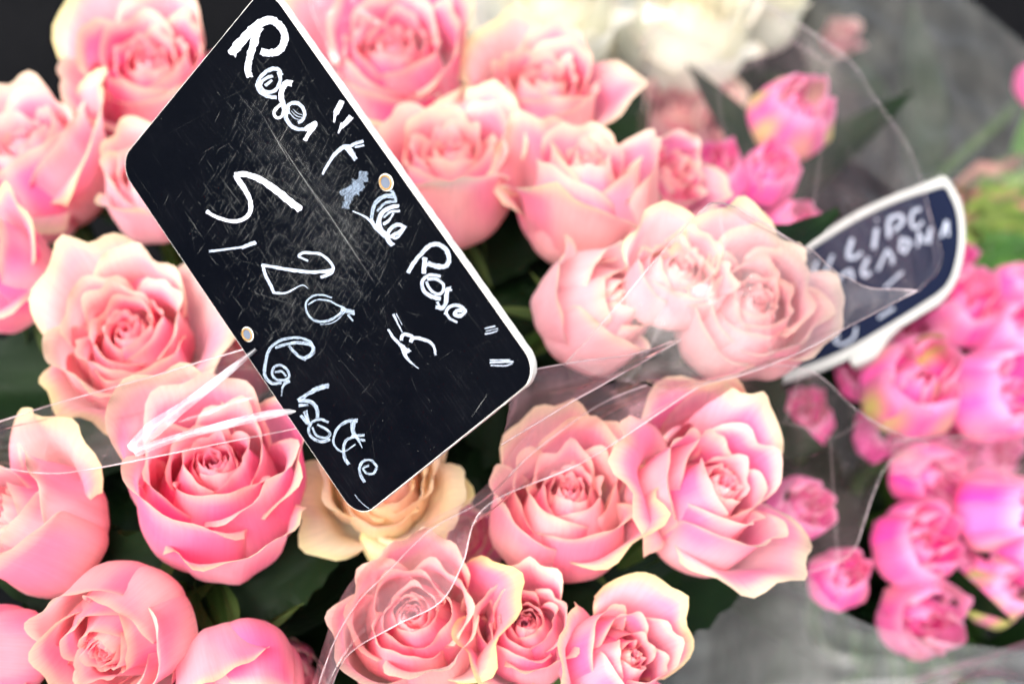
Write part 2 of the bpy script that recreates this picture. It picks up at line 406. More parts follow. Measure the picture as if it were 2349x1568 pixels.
place('w', BW + Vector((0, 0.05, 0)), 0.2, 'black plastic bucket holding the white roses', 0.11)

# ------------------------------------------------------------------ roses
GA, GB, GC = 'pink roses of the bouquet left of the card', 'pink roses of the bouquet behind the card', 'pink roses of the bouquet below the card'
ROSES = [
 # x, y, depth shift, lean right, lean up, radius px, spin, seed, pigment, open, guards, guard_open, bucket, group, label
 (100, 400, 0.0, -0.20, 0.60, 158, 0.4, 101, 'pink', 0.65, 2, 0.5, 'a', GA, 'large open pink rose with pale ruffled lip beside the dark gap'),
 (350, 205, 0.0, 0.12, 0.50, 150, 1.9, 102, 'pink', 0.65, 3, 0.7, 'a', GA, 'pink rose against the dark ground behind the upper left edge of the card'),
 (360, 445, -0.01, 0.05, 0.55, 122, 3.0, 103, 'pale', 0.5, 2, 0.5, 'a', GA, 'pale rose half hidden behind the rounded blue-black corner of the card'),
 (-5, 640, -0.01, -0.40, 0.40, 130, 0.9, 104, 'pink', 0.4, 2, 0.6, 'a', GA, 'deep pink rose turned away, its cream lip folded, beside the wide open peach rose'),
 (310, 800, -0.01, 0.05, 0.42, 158, 2.2, 105, 'peach', 0.75, 3, 0.8, 'a', GA, 'wide open peach rose with flared outer petals, above the clear film band'),
 (500, 1125, -0.015, 0.10, 0.54, 208, 4.1, 106, 'pink', 0.7, 1, 0.3, 'a', GA, 'largest full rose, swirled centre, under the folded film beside the card'),
 (85, 1210, -0.01, -0.42, 0.40, 165, 5.0, 107, 'peach', 0.45, 1, 0.9, 'a', GA, 'round smooth rose with one cream petal standing off, left of the largest rose'),
 (290, 1450, -0.01, -0.18, -0.16, 165, 0.2, 108, 'peach', 0.5, 1, 0.3, 'a', GA, 'rose nodding forward, its cup tipped to show the whole swirl, below the largest rose'),
 (-10, 1500, -0.005, -0.55, 0.15, 130, 2.6, 109, 'pink', 0.35, 1, 0.7, 'a', GA, 'pink rose with a curled cream lip beside the nodding rose'),
 (555, 1570, 0.0, 0.35, -0.45, 150, 1.1, 110, 'pink', 0.2, 1, 0.3, 'a', GA, 'closed hot pink bud below the largest rose, next to the nodding rose'),
 (880, 1125, 0.004, 0.08, 0.36, 122, 4.3, 111, 'cream', 0.7, 4, 0.9, 'b', GB, 'yellowish cream rose with flared petals poking out below the tip of the card'),
 (905, 170, 0.0, 0.04, 0.42, 158, 0.0, 112, 'pink', 0.6, 2, 0.5, 'b', GB, 'round pink rose behind the card in front of the white roses'),
 (1245, 252, 0.0, 0.04, 0.60, 128, 2.8, 113, 'peach', 0.65, 4, 0.9, 'b', GB, 'peach rose with wide pointed outer petals in front of the white roses'),
 (1040, 425, -0.01, -0.04, 0.66, 150, 5.5, 114, 'peach', 0.65, 2, 0.5, 'b', GB, 'full peach rose touching the long white edge of the card'),
 (1345, 475, -0.01, 0.05, 0.78, 158, 1.4, 115, 'peach', 0.4, 2, 0.6, 'b', GB, 'tall smooth peach rose with a lime tipped outer petal'),
 (1510, 430, 0.015, 0.45, 0.35, 95, 4.4, 116, 'pink', 0.5, 1, 0.5, 'b', GB, 'small pink rose tucked behind the tall smooth peach rose'),
 (1370, 705, -0.015, 0.50, 0.25, 148, 3.3, 117, 'milky', 0.2, 1, 0.3, 'b', GB, 'smooth pale closed rose lying sideways beside the right corner of the card'),
 (1540, 650, -0.030, 0.20, 0.42, 112, 0.7, 118, 'pale', 0.5, 1, 0.3, 'b', GB, 'small pale rose squeezed between two bigger pale roses under the film'),
 (1705, 725, -0.012, 0.12, 0.30, 165, 2.1, 119, 'milky', 0.7, 1, 0.4, 'b', GB, 'wide milky pale rose under the film next to the tulip board'),
 (1295, 1180, 0.0, 0.05, 0.60, 162, 5.9, 120, 'peach', 0.6, 2, 0.4, 'c', GC, 'peach rose with a cream lip below the narrow film fold'),
 (1600, 1150, 0.0, 0.42, 0.45, 162, 1.7, 121, 'pink', 0.5, 4, 0.95, 'c', GC, 'rose with broad pointed pink petals opening toward the tulips'),
 (955, 1435, 0.0, 0.0, 0.42, 168, 0.9, 122, 'peach', 0.65, 1, 0.4, 'c', GC, 'rose half covered by the folded film strip, cream outer petal'),
 (1205, 1455, 0.0, 0.0, 0.50, 122, 0.5, 123, 'pink', 0.6, 1, 0.5, 'c', GC, 'smaller upright pink rose between two roses of the lower bouquet'),
 (1405, 1525, 0.0, 0.45, 0.42, 125, 4.8, 124, 'pink', 0.35, 3, 0.8, 'c', GC, 'pink rose with a rolled cream petal over the grey film'),
 (775, 175, 0.05, 0.10, 0.45, 92, 2.5, 125, 'peach', 0.25, 0, 0.0, 'b', GB, 'small closed peach bud low between the card and the round pink rose'),
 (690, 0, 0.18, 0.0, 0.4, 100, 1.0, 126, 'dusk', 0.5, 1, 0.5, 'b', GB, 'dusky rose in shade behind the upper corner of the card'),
 (1075, 1245, 0.03, -0.2, 0.35, 85, 3.1, 127, 'pink', 0.4, 1, 0.4, 'c', GC, 'small pink rose low under the film, beside the peach rose with cream lip'),
 (660, 1545, 0.05, 0.2, 0.2, 90, 0.3, 128, 'pink', 0.4, 1, 0.5, 'c', GC, 'pink rose deep down under the end of the folded film strip'),
 (560, 800, 0.05, 0.25, 0.40, 130, 4.6, 129, 'peach', 0.5, 1, 0.5, 'a', GA, 'peach rose deep behind the card, only its outer petals showing beside the eyelet'),
]
for (x, y, dz, ax, ay, rp, sp, seed, pal, op, gu, go, bk, grp, lab) in ROSES:
    d = layer(y) + dz
    rose('rose', at(x, y, d), cam_axis(ax, ay), rp * 1.06 / FPX * d, sp, seed, pal, op, gu, BK[bk], 7, 1.0, lab, grp, guard_open=go)

GW = 'white roses of the far bouquet'
for i, (x, y, d, rp, lab) in enumerate([
    (1270, 45, 0.70, 150, 'creamy white rose behind the peach rose with wide petals'), (1090, 0, 0.84, 110, 'cream rose farthest toward the round pink rose in the white bouquet'),
    (1420, 10, 0.80, 130, 'cream rose between the two brightest white roses'), (1570, 75, 0.74, 160, 'brightest big white rose in front of the white bouquet'),
    (1740, 0, 0.80, 125, 'white rose at the edge of the white bouquet by the clear film'), (1370, 110, 0.80, 70, 'small greenish white rose low in the white bouquet')]):
    rose('rose', at(x, y, d), cam_axis(-0.05 + 0.03 * i, 0.45), rp / FPX * d, i * 1.1, 300 + i, 'white', 0.65, 2, BK['w'], 6, 1.0, lab, GW, guard_open=0.6, nt=11, ns=11)
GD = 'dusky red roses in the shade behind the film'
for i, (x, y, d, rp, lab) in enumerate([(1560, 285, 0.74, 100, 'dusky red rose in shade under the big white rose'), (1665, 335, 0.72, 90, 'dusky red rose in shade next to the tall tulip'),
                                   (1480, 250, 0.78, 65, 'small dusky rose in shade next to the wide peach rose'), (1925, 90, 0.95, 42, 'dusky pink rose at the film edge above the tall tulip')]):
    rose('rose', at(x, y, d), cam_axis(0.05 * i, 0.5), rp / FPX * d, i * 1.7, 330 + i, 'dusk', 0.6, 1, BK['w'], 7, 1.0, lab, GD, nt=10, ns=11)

# ------------------------------------------------------------------ tulips
GT, GU = 'double pink tulips behind the tulip board', 'double pink tulips below the tulip board'
TUL = [
 (1825, 258, 0.55, 0.12, 0.30, 106, 0.60, 't1', GT, 0.9, 'tallest pink double tulip standing clear under the big film'),
 (1640, 405, 0.53, -0.1, 0.40, 80, 0.75, 't1', GT, 0.1, 'hot pink tulip beside the tall smooth peach rose'),
 (1760, 400, 0.54, 0.20, 0.40, 76, 0.75, 't1', GT, 0.1, 'hot pink tulip bud directly below the tallest tulip'),
 (1815, 515, 0.55, 0.25, 0.30, 74, 0.4, 't1', GT, 0.2, 'pink tulip partly behind the tulip board, under the film'),
 (1835, 1165, 0.47, 0.30, 0.25, 82, 0.55, 't2', GU, 0.1, 'pink tulip peeping out beside the broad petalled rose'),
 (1930, 1325, 0.49, 0.15, 0.40, 76, 0.5, 't2', GU, 0.2, 'pink tulip half veiled by the grey film'),
 (2105, 1250, 0.50, 0.20, 0.30, 105, 0.6, 't2', GU, 0.1, 'open pink tulip above the lowest tulip, against dark leaves'),
 (2120, 1415, 0.50, 0.12, 0.10, 105, 0.5, 't2', GU, 0.3, 'lowest pink tulip seen straight into its cup'),
 (2295, 1170, 0.51, 0.65, 0.10, 105, 0.5, 't2', GU, 0.4, 'pink tulip turned away to the side, green striped outer petals'),
 (2130, 1095, 0.52, 0.35, -0.15, 88, 0.35, 't2', GU, 0.3, 'pale pink tulip leaning out from under the film corner'),
 (2290, 1350, 0.54, 0.45, 0.25, 88, 0.15, 't2', GU, 1.0, 'pale tulip with lime green outer petals beside the lowest tulip'),
 (2095, 880, 0.50, 0.05, 0.30, 128, 0.2, 't2', GU, 0.9, 'large pale pink double tulip with lime petal under the tulip board'),
 (2210, 705, 0.55, 0.10, 0.35, 92, 0.5, 't2', GU, 0.2, 'pink tulip right under the end of the tulip board'),
 (2320, 765, 0.56, 0.30, 0.30, 95, 0.5, 't2', GU, 0.1, 'pink tulip beside green leaves at the outer side of the cluster'),
 (2290, 905, 0.52, 0.35, 0.20, 115, 0.4, 't2', GU, 0.2, 'broad pink tulip next to the large pale double tulip'),
 (1985, 850, 0.53, -0.30, 0.30, 72, 0.6, 't2', GU, 0.1, 'small hot pink tulip tucked beneath the white clip of the tulip board'),
 (2175, 600, 0.60, 0.10, 0.30, 62, 0.7, 't2', GU, 0.1, 'small hot pink tulip behind the end of the tulip board'),
 (2170, 1015, 0.54, 0.10, 0.20, 80, 0.4, 't2', GU, 0.1, 'pink tulip under the film between the pale double tulip and the leaning one'),
 (1840, 960, 0.54, 0.0, 0.35, 80, 0.7, 't2', GU, 0.0, 'hot pink tulip seen through the film corner'),
 (1700, 950, 0.56, 0.0, 0.35, 70, 0.7, 't2', GU, 0.0, 'hot pink tulip low under the white lower edge of the tulip board'),
 (2040, 990, 0.55, 0.05, 0.35, 80, 0.6, 't2', GU, 0.1, 'hot pink tulip just outside the pointed film corner'),
 (2260, 1035, 0.56, 0.30, 0.20, 85, 0.5, 't2', GU, 0.1, 'pink tulip under the film edge beside the side-turned tulip'),
 (2210, 1290, 0.54, 0.20, 0.30, 70, 0.5, 't2', GU, 0.2, 'pink tulip wedged between the open tulip and the lime petalled one'),
 (2350, 1270, 0.55, 0.40, 0.20, 75, 0.5, 't2', GU, 0.1, 'pink tulip behind the side-turned tulip and above the lime petalled one'),
 (2075, 770, 0.57, 0.00, 0.35, 70, 0.6, 't2', GU, 0.1, 'hot pink tulip close under the navy board between clip and board end'),
 (2340, 650, 0.62, 0.20, 0.35, 60, 0.6, 't2', GU, 0.1, 'hot pink tulip in front of the dark green leafy plant'),
 (2390, 190, 0.75, 0.2, 0.35, 60, 0.6, 't1', GT, 0.2, 'single pink tulip far back by the green blade'),
]
for i, (x, y, d, ax, ay, rp, deep, bk, grp, green, lab) in enumerate(TUL):
    tulip('tulip', at(x, y, d), cam_axis(ax, ay), rp * 1.04 / FPX * d, i * 1.3, 500 + i, BK[bk], lab, grp, green=green, deep=deep, open_=0.25 + 0.45 * ((i * 7) % 5) / 4)

# ------------------------------------------------------------------ far leafy plant with a long green blade
def bush(name, pos, rad, label, cols, seed, n=170):
    rng = np.random.default_rng(seed)
    o = tag(empty(name, (pos.x, pos.y, 0)), label, 'plant')
    V, F, C = [], [], []
    for i in range(n):
        u = rng.normal(size=3); u /= np.linalg.norm(u); u[2] = abs(u[2]) * 0.9 - 0.15
        p = u * rad * rng.uniform(0.55, 1.0)
        a = np.cross(u, rng.normal(size=3)); a /= np.linalg.norm(a); b = np.cross(u, a)
        b = b * 0.6 + u * 0.6
        l, w = rng.uniform(0.012, 0.024), rng.uniform(0.006, 0.012)
        k = len(V)
        V += [p - a * l, p + b * w, p + a * l, p - b * w, p + u * 0.003]
        F += [(k, k + 1, k + 4), (k + 1, k + 2, k + 4), (k + 2, k + 3, k + 4), (k + 3, k, k + 4)]
        c = np.array(cols[int(rng.integers(len(cols)))]) * rng.uniform(0.7, 1.2)
        C += [c] * 5
    me = mesh_faces('foliage', np.array(V) + np.array([0, 0, pos.z]), F, np.array(C), np.zeros((len(V), 2)))
    f = link('foliage', me, M['tulip'], o); f['kind'] = 'stuff'
    for k in range(5):
        a = k * 1.26
        path = bezier((0.02 * math.cos(a), 0.02 * math.sin(a), 0), (0.02 * math.cos(a), 0.02 * math.sin(a), pos.z * 0.5), (rad * 0.3 * math.cos(a), rad * 0.3 * math.sin(a), pos.z * 0.7), (rad * 0.5 * math.cos(a), rad * 0.5 * math.sin(a), pos.z), 8)
        link('stem', mesh_grid('stem', tube_pts(path, [0.003] * 8), closed=True, uv=np.zeros((64, 2))), M['stem'], o)
    return o
bush('leafy_plant', at(2330, 520, 0.78), 0.042, 'reddish green leafy plant past the end of the tulip board', [(0.42, 0.16, 0.12), (0.20, 0.28, 0.05), (0.50, 0.22, 0.18), (0.10, 0.2, 0.03)], 7)
bush('leafy_plant', at(2330, 680, 0.72), 0.035, 'dark green leafy plant behind the outer tulips', [(0.04, 0.12, 0.02), (0.08, 0.2, 0.03)], 8)
bl = tag(empty('blade_plant', (at(2400, 380, 0.8).x, at(2400, 380, 0.8).y, 0)), 'bright green upright blade leaves beyond the tulip board', 'plant')
for k, (x, y, d, l) in enumerate([(2330, 330, 0.80, 1.5), (2360, 300, 0.82, 1.6), (2390, 360, 0.79, 1.4)]):
    p = at(x, y, d) - bl.location
    path = bezier((0, 0, 0), (0, 0, 0.2), (p.x * 0.5, p.y * 0.5, p.z * 0.8), (p.x + 0.01 * k, p.y, p.z + 0.07), 14)
    P = np.zeros((14, 3, 3))
    for i, q in enumerate(path):
        w = 0.014 * math.sin(math.pi * min(1, 0.15 + i / 13 * 0.85)) + 0.001
        P[i, 0] = q + Vector((-w, 0, 0.3 * w)); P[i, 1] = q; P[i, 2] = q + Vector((w, 0, 0.3 * w))
    link('leaf', mesh_grid('leaf', P, uv=np.zeros((42, 2))), M['blade'], bl)

# ------------------------------------------------------------------ the price card
S = 2349.0 / 2500.0
corner = [at(x * S, y * S, 0.105 * k) for x, y, k in ((293.5, 410.8, 3.2977), (640.4, -51.6, 2.9655), (1312.6, 900.9, 2.8433), (882.0, 1281.4, 3.1754))]
CL, CW, CT = 0.105, 0.0653, 0.0026
ex = (corner[3] - corner[0] + corner[2] - corner[1]).normalized()
ey = (corner[1] - corner[0] + corner[2] - corner[3]); ey = (ey - ex * ey.dot(ex)).normalized()
ez = ex.cross(ey)
cen = sum(corner, Vector()) / 4
card_rot = Matrix((ex, ey, ez)).transposed()
if (CAM - cen).dot(ez) < 0: raise RuntimeError('card faces away')
card = tag(empty('price_card', cen, card_rot.to_quaternion()), 'scratched black price card with white handwriting and rounded corners', 'price card')
def on_card(x, y):
    """print position -> millimetre-true position on the face of the card"""
    r = CR @ Vector(((x - 1174.5) / FPX, -(y - 784.0) / FPX, -1.0))
    k = (cen - CAM).dot(ez) / r.dot(ez)
    p = CAM + r * k - cen
    return (p.dot(ex), p.dot(ey))
def rounded(l, w, rad, n=10):
    out = []
    for cx, cy, a0 in ((l / 2 - rad, w / 2 - rad, 0), (-l / 2 + rad, w / 2 - rad, 90), (-l / 2 + rad, -w / 2 + rad, 180), (l / 2 - rad, -w / 2 + rad, 270)):
        for k in range(n + 1):
            a = R(a0 + 90 * k / n); out.append((cx + rad * math.cos(a), cy + rad * math.sin(a)))
    return out
def slab(name, rings, mat, parent, cap_top=True, cap_bot=True, smooth=False):
    """rings: list of (outline, z)"""
    V, F = [], []
    n = len(rings[0][0])
    for o_, z in rings: V += [(x, y, z) for x, y in o_]
    me = bpy.data.meshes.new(name)
    for j in range(len(rings) - 1):
        for i in range(n):
            F.append((j * n + i, j * n + (i + 1) % n, (j + 1) * n + (i + 1) % n, (j + 1) * n + i))
    if cap_top: F.append(tuple(range((len(rings) - 1) * n, len(rings) * n)))
    if cap_bot: F.append(tuple(reversed(range(n))))
    me.from_pydata(V, [], F); me.update()
    return link(name, me, mat, parent)
def shrink(l, w, rad, e): return rounded(l - 2 * e, w - 2 * e, rad - e)
RD = 0.0058
# white core, its edge a little rough from cutting
rngc = np.random.default_rng(3)
def rough(o_, a):
    return [(x + rngc.normal() * a, y + rngc.normal() * a) for x, y in o_]
def dense(o_, step=0.0016):
    out = []
    for i, (x, y) in enumerate(o_):
        x2, y2 = o_[(i + 1) % len(o_)]; L = math.hypot(x2 - x, y2 - y); k = max(1, int(L / step))
        for j in range(k): out.append((x + (x2 - x) * j / k, y + (y2 - y) * j / k))
    return out
def edge_rings():
    base = dense(rounded(CL, CW, RD)); inn = []
    return base
eb = edge_rings()
scale_in = lambda o_, e: [(x * (1 - 2 * e / CL), y * (1 - 2 * e / CW)) for x, y in o_]
slab('core', [(scale_in(eb, 0.00022), -CT), (rough(eb, 0.00004), -CT + 0.0002), (rough(scale_in(eb, -0.00003), 0.00004), -CT * 0.5), (rough(eb, 0.00004), -0.0002), (scale_in(eb, 0.00012), -0.00003)], M['white_plastic'], card)

def face_material():
    m, nt, out = new_mat('black_laminate'); L = nt.links.new
    tc = N(nt, 'ShaderNodeTexCoord')
    def streak(angle, sx, sy, lo, hi, scale=1.0):
        mp = N(nt, 'ShaderNodeMapping'); mp.inputs['Rotation'].default_value = (0, 0, R(angle)); mp.inputs['Scale'].default_value = (sx, sy, 1)
        L(tc.outputs['Object'], mp.inputs[0])
        no = N(nt, 'ShaderNodeTexNoise', Scale=scale, Detail=4.0, Roughness=0.65); L(mp.outputs[0], no.inputs['Vector'])
        mr = N(nt, 'ShaderNodeMapRange'); mr.inputs['From Min'].default_value = lo; mr.inputs['From Max'].default_value = hi
        L(no.outputs['Fac'], mr.inputs['Value']); return mr.outputs[0]
    a = streak(-35, 120, 2600, 0.58, 0.85); b = streak(62, 90, 2400, 0.60, 0.85); c = streak(15, 150, 3000, 0.60, 0.9)
    dust = streak(0, 2200, 2200, 0.70, 0.78); cloud = streak(20, 55, 55, 0.40, 0.75)
    ad = N(nt, 'ShaderNodeMath', operation='ADD'); L(a, ad.inputs[0]); L(b, ad.inputs[1])
    ad2 = N(nt, 'ShaderNodeMath', operation='ADD'); L(ad.outputs[0], ad2.inputs[0]); L(c, ad2.inputs[1])
    mu = N(nt, 'ShaderNodeMath', operation='MULTIPLY'); L(ad2.outputs[0], mu.inputs[0]); L(cloud, mu.inputs[1])
    d2 = N(nt, 'ShaderNodeMath', operation='MULTIPLY_ADD'); L(dust, d2.inputs[0]); d2.inputs[1].default_value = 0.25; L(mu.outputs[0], d2.inputs[2])
    cm = N(nt, 'ShaderNodeMix', data_type='RGBA'); cm.inputs['A'].default_value = (0.0003, 0.0007, 0.0020, 1); cm.inputs['B'].default_value = (0.20, 0.21, 0.24, 1)  # bluish sheen is put into the black base colour
    cl = N(nt, 'ShaderNodeMath', operation='MULTIPLY', use_clamp=True); L(d2.outputs[0], cl.inputs[0]); cl.inputs[1].default_value = 0.10
    L(cl.outputs[0], cm.inputs['Factor'])
    pb = N(nt, 'ShaderNodeBsdfPrincipled', Roughness=0.42); pb.inputs['Specular IOR Level'].default_value = 0.05
    L(cm.outputs['Result'], pb.inputs['Base Color'])
    ro = N(nt, 'ShaderNodeMapRange'); ro.inputs['To Min'].default_value = 0.36; ro.inputs['To Max'].default_value = 0.6; L(cloud, ro.inputs['Value']); L(ro.outputs[0], pb.inputs['Roughness'])
    L(pb.outputs[0], out.inputs['Surface']); return m
slab('black_face', [(scale_in(eb, 0.00018), -0.00004), (scale_in(eb, 0.00021), 0.0)], face_material(), card, cap_bot=False)

# paint: dry brush streaks along each stroke
def paint_material(name, col, thr, soft=0.16):
    m, nt, out = new_mat(name); L = nt.links.new
    uv = N(nt, 'ShaderNodeUVMap'); mp = N(nt, 'ShaderNodeMapping'); mp.inputs['Scale'].default_value = (0.35, 5.5, 1); L(uv.outputs[0], mp.inputs[0])
    no = N(nt, 'ShaderNodeTexNoise', Scale=1.0, Detail=4.0, Roughness=0.65); L(mp.outputs[0], no.inputs['Vector'])
    mr = N(nt, 'ShaderNodeMapRange'); mr.inputs['From Min'].default_value = thr - soft; mr.inputs['From Max'].default_value = thr + soft; L(no.outputs['Fac'], mr.inputs['Value'])
    pb = N(nt, 'ShaderNodeBsdfPrincipled', Roughness=0.6); pb.inputs['Base Color'].default_value = (*col, 1)
    tr = N(nt, 'ShaderNodeBsdfTransparent')
    mx = N(nt, 'ShaderNodeMixShader'); L(mr.outputs[0], mx.inputs[0]); L(tr.outputs[0], mx.inputs[1]); L(pb.outputs[0], mx.inputs[2])
    L(mx.outputs[0], out.inputs['Surface']); return m
M['paint_full'] = paint_material('white_paint_full', (0.50, 0.53, 0.60), 0.37, 0.10)
M['paint_dry'] = paint_material('white_paint_dry', (0.34, 0.42, 0.52), 0.50)
M['paint_mid'] = paint_material('white_paint', (0.42, 0.48, 0.58), 0.46)
def catmull(pts, per=7):
    pts = [np.array(p, float) for p in pts]
    if len(pts) == 2: pts = [pts[0], (pts[0] * 2 + pts[1]) / 3, (pts[0] + 2 * pts[1]) / 3, pts[1]]
    q = [2 * pts[0] - pts[1]] + pts + [2 * pts[-1] - pts[-2]]
    out = []
    for i in range(1, len(q) - 2):
        for k in range(per):
            t = k / per
            out.append(0.5 * ((2 * q[i]) + (-q[i - 1] + q[i + 1]) * t + (2 * q[i - 1] - 5 * q[i] + 4 * q[i + 1] - q[i + 2]) * t ** 2 + (-q[i - 1] + 3 * q[i] - 3 * q[i + 1] + q[i + 2]) * t ** 3))
    out.append(q[-2]); return out
ZOOM = {1: (500, 0, 3.92), 2: (450, 350, 3.92), 3: (750, 200, 3.92), 4: (600, 580, 3.92), 5: (900, 550, 3.7333), 6: (560, 780, 3.1353)}
lift = [0.00003]
def glyph(name, zoom, strokes, mat, project=on_card, parent=None, jag=0.10):
    """strokes: (start width, end width, points); one mesh for one character"""
    zx, zy, zs = ZOOM[zoom] if isinstance(zoom, int) else zoom
    V, F, UV = [], [], []
    rng = np.random.default_rng(len(name) + int(strokes[0][2][0][0]))
    for w0, w1, pts in strokes:
        c = catmull(pts); n = len(c); lift[0] += 0.000003
        run = rng.uniform(0, 40); vo = rng.uniform(0, 40)
        for i in range(n):
            t = c[min(i + 1, n - 1)] - c[max(i - 1, 0)]; t = t / (np.linalg.norm(t) + 1e-9)
            nn = np.array([-t[1], t[0]])
            w = (w0 + (w1 - w0) * i / (n - 1)) * 0.39
            if i: run += np.linalg.norm(c[i] - c[i - 1]) / 22.0
            for k, v in enumerate((-1, -0.5, 0, 0.5, 1)):
                wj = w * (1 + jag * rng.normal() * (abs(v) == 1))
                ext = t * (rng.uniform(-0.25, 0.35) * w if i in (0, n - 1) else 0) * (1 if i else -1)
                px = c[i] + nn * wj * v + ext
                x, y = project((zx + px[0] / zs) * S, (zy + px[1] / zs) * S)
                V.append((x, y, lift[0])); UV.append((run, vo + v * w / 22.0))
        k0 = len(V) - n * 5
        for i in range(n - 1):
            for k in range(4):
                a = k0 + i * 5 + k; F.append((a, a + 1, a + 6, a + 5))
    return link(name, mesh_faces(name, np.array(V), F, uv=np.array(UV), smooth=False), M[mat], parent or card)
G = glyph
G('letter', 1, [(120, 95, [(255, 520), (330, 420), (420, 320), (520, 230), (600, 195)]), (95, 85, [(560, 205), (640, 195), (720, 250), (765, 330), (755, 420), (700, 490), (620, 510), (540, 490)]), (90, 100, [(530, 260), (490, 340), (470, 430)]), (92, 75, [(480, 380), (445, 500), (420, 600), (412, 670), (435, 740)])], 'paint_full')
G('letter', 1, [(50, 42, [(735, 720), (700, 665), (620, 670), (540, 730), (505, 810), (530, 880), (600, 920), (690, 935)]), (46, 40, [(705, 690), (725, 760), (690, 850), (620, 885), (560, 865), (535, 810), (570, 760), (650, 725)]), (40, 30, [(580, 820), (645, 770)])], 'paint_mid')
G('letter', 1, [(70, 62, [(835, 800), (785, 795), (745, 850), (733, 930), (745, 990)]), (40, 30, [(745, 990), (695, 1030), (662, 1080), (690, 1128), (740, 1110), (758, 1040)])], 'paint_full')
G('letter', 1, [(60, 40, [(745, 960), (765, 1060), (785, 1140), (830, 1205), (900, 1238), (985, 1232)]), (48, 40, [(795, 1090), (800, 1010), (870, 985), (930, 1020), (957, 1090), (935, 1150), (895, 1172)]), (10, 8, [(815, 1080), (860, 1130), (925, 1150)]), (9, 8, [(830, 1062), (880, 1110), (935, 1125)]), (8, 6, [(845, 1045), (890, 1085), (935, 1100)])], 'paint_mid')
G('letter', 1, [(50, 62, [(960, 1240), (1020, 1200), (1075, 1175)]), (60, 45, [(1060, 1195), (1010, 1260), (958, 1345)])], 'paint_full')
G('quote_mark', 1, [(62, 70, [(1315, 960), (1290, 1020), (1255, 1085)]), (45, 18, [(1255, 1060), (1240, 1170)])], 'paint_full')
G('quote_mark', 1, [(65, 45, [(1405, 1115), (1355, 1170), (1310, 1215)]), (40, 14, [(1320, 1180), (1280, 1275)])], 'paint_full')
G('letter', 3, [(28, 60, [(150, 885), (200, 790), (270, 690), (350, 625), (410, 625)]), (70, 55, [(375, 615), (430, 685), (470, 745)]), (40, 38, [(410, 620), (470, 588), (540, 565)]), (25, 22, [(460, 625), (548, 605)])], 'paint_mid')
G('letter', 3, [(30, 30, [(800, 1040), (835, 1070), (855, 1150)]), (55, 40, [(840, 1090), (745, 1095), (665, 1145), (632, 1220), (620, 1310)]), (34, 30, [(855, 1140), (780, 1150), (715, 1185), (675, 1240)])], 'paint_dry')
G('letter', 3, [(45, 70, [(880, 1185), (800, 1200), (725, 1250), (690, 1320), (700, 1400), (755, 1470)]), (50, 50, [(610, 1310), (650, 1380), (725, 1455)]), (30, 24, [(890, 1232), (800, 1245), (735, 1295)]), (22, 40, [(830, 1255), (785, 1325), (730, 1360)]), (14, 30, [(440, 1235), (550, 1285), (620, 1340)])], 'paint_mid')
G('letter', 3, [(40, 50, [(800, 1480), (890, 1430), (925, 1385), (865, 1365), (805, 1400), (775, 1450), (785, 1515), (825, 1560)]), (28, 34, [(948, 1378), (905, 1445), (850, 1495), (800, 1475)]), (50, 30, [(745, 1450), (775, 1520), (810, 1565)])], 'paint_mid')
G('letter', 5, [(45, 58, [(360, 430), (420, 335), (490, 250), (560, 185), (640, 172), (710, 225), (735, 300), (712, 365), (640, 375), (545, 345)]), (58, 55, [(518, 290), (512, 370), (505, 440)])], 'paint_mid')
G('letter', 5, [(34, 50, [(660, 462), (570, 450), (510, 482), (488, 540), (520, 610), (590, 652), (660, 668)]), (36, 30, [(540, 490), (620, 488), (685, 540), (672, 610), (620, 622), (560, 575), (528, 510)])], 'paint_mid')
G('letter', 5, [(55, 42, [(758, 575), (722, 590), (712, 650), (705, 710), (672, 752), (615, 742)]), (30, 24, [(628, 695), (655, 745)])], 'paint_mid')
G('letter', 5, [(36, 46, [(700, 810), (728, 752), (790, 725), (850, 742), (882, 782), (840, 822), (790, 812), (805, 780), (855, 772)]), (36, 22, [(705, 785), (740, 842), (812, 882)])], 'paint_mid')
G('quote_mark', 5, [(14, 14, [(1062, 938), (1157, 916)]), (9, 9, [(1072, 962), (1182, 938)]), (14, 12, [(1062, 988), (1130, 976), (1182, 955)])], 'paint_mid')
G('quote_mark', 5, [(17, 15, [(1110, 1226), (1290, 1224)]), (20, 22, [(1108, 1248), (1322, 1240)]), (14, 14, [(1115, 1272), (1250, 1276), (1312, 1255)])], 'paint_mid')
G('euro_sign', 5, [(30, 12, [(228, 805), (260, 870), (312, 975)]), (10, 5, [(255, 800), (310, 905)]), (24, 50, [(182, 945), (230, 1020), (300, 1090), (350, 1140)]), (55, 5, [(312, 1100), (342, 1190), (400, 1255), (462, 1302)]), (50, 50, [(382, 1130), (322, 1160)]), (40, 44, [(302, 1045), (312, 1002), (350, 990), (400, 1015), (385, 1060)]), (44, 26, [(395, 1020), (480, 1030), (560, 1060), (602, 1110), (615, 1182)])], 'paint_mid')
G('digit', 2, [(52, 40, [(220, 650), (245, 665)]), (32, 70, [(230, 660), (290, 692), (390, 730), (480, 745), (560, 728), (622, 680), (642, 600), (622, 510), (572, 420), (522, 350), (500, 300)]), (62, 92, [(490, 300), (580, 292), (680, 322), (760, 360), (880, 445), (1000, 540), (1120, 635)])], 'paint_full')
G('comma', 2, [(28, 26, [(242, 1032), (340, 1020), (460, 1005), (570, 988)]), (40, 50, [(555, 1000), (620, 970), (690, 945)])], 'paint_mid')
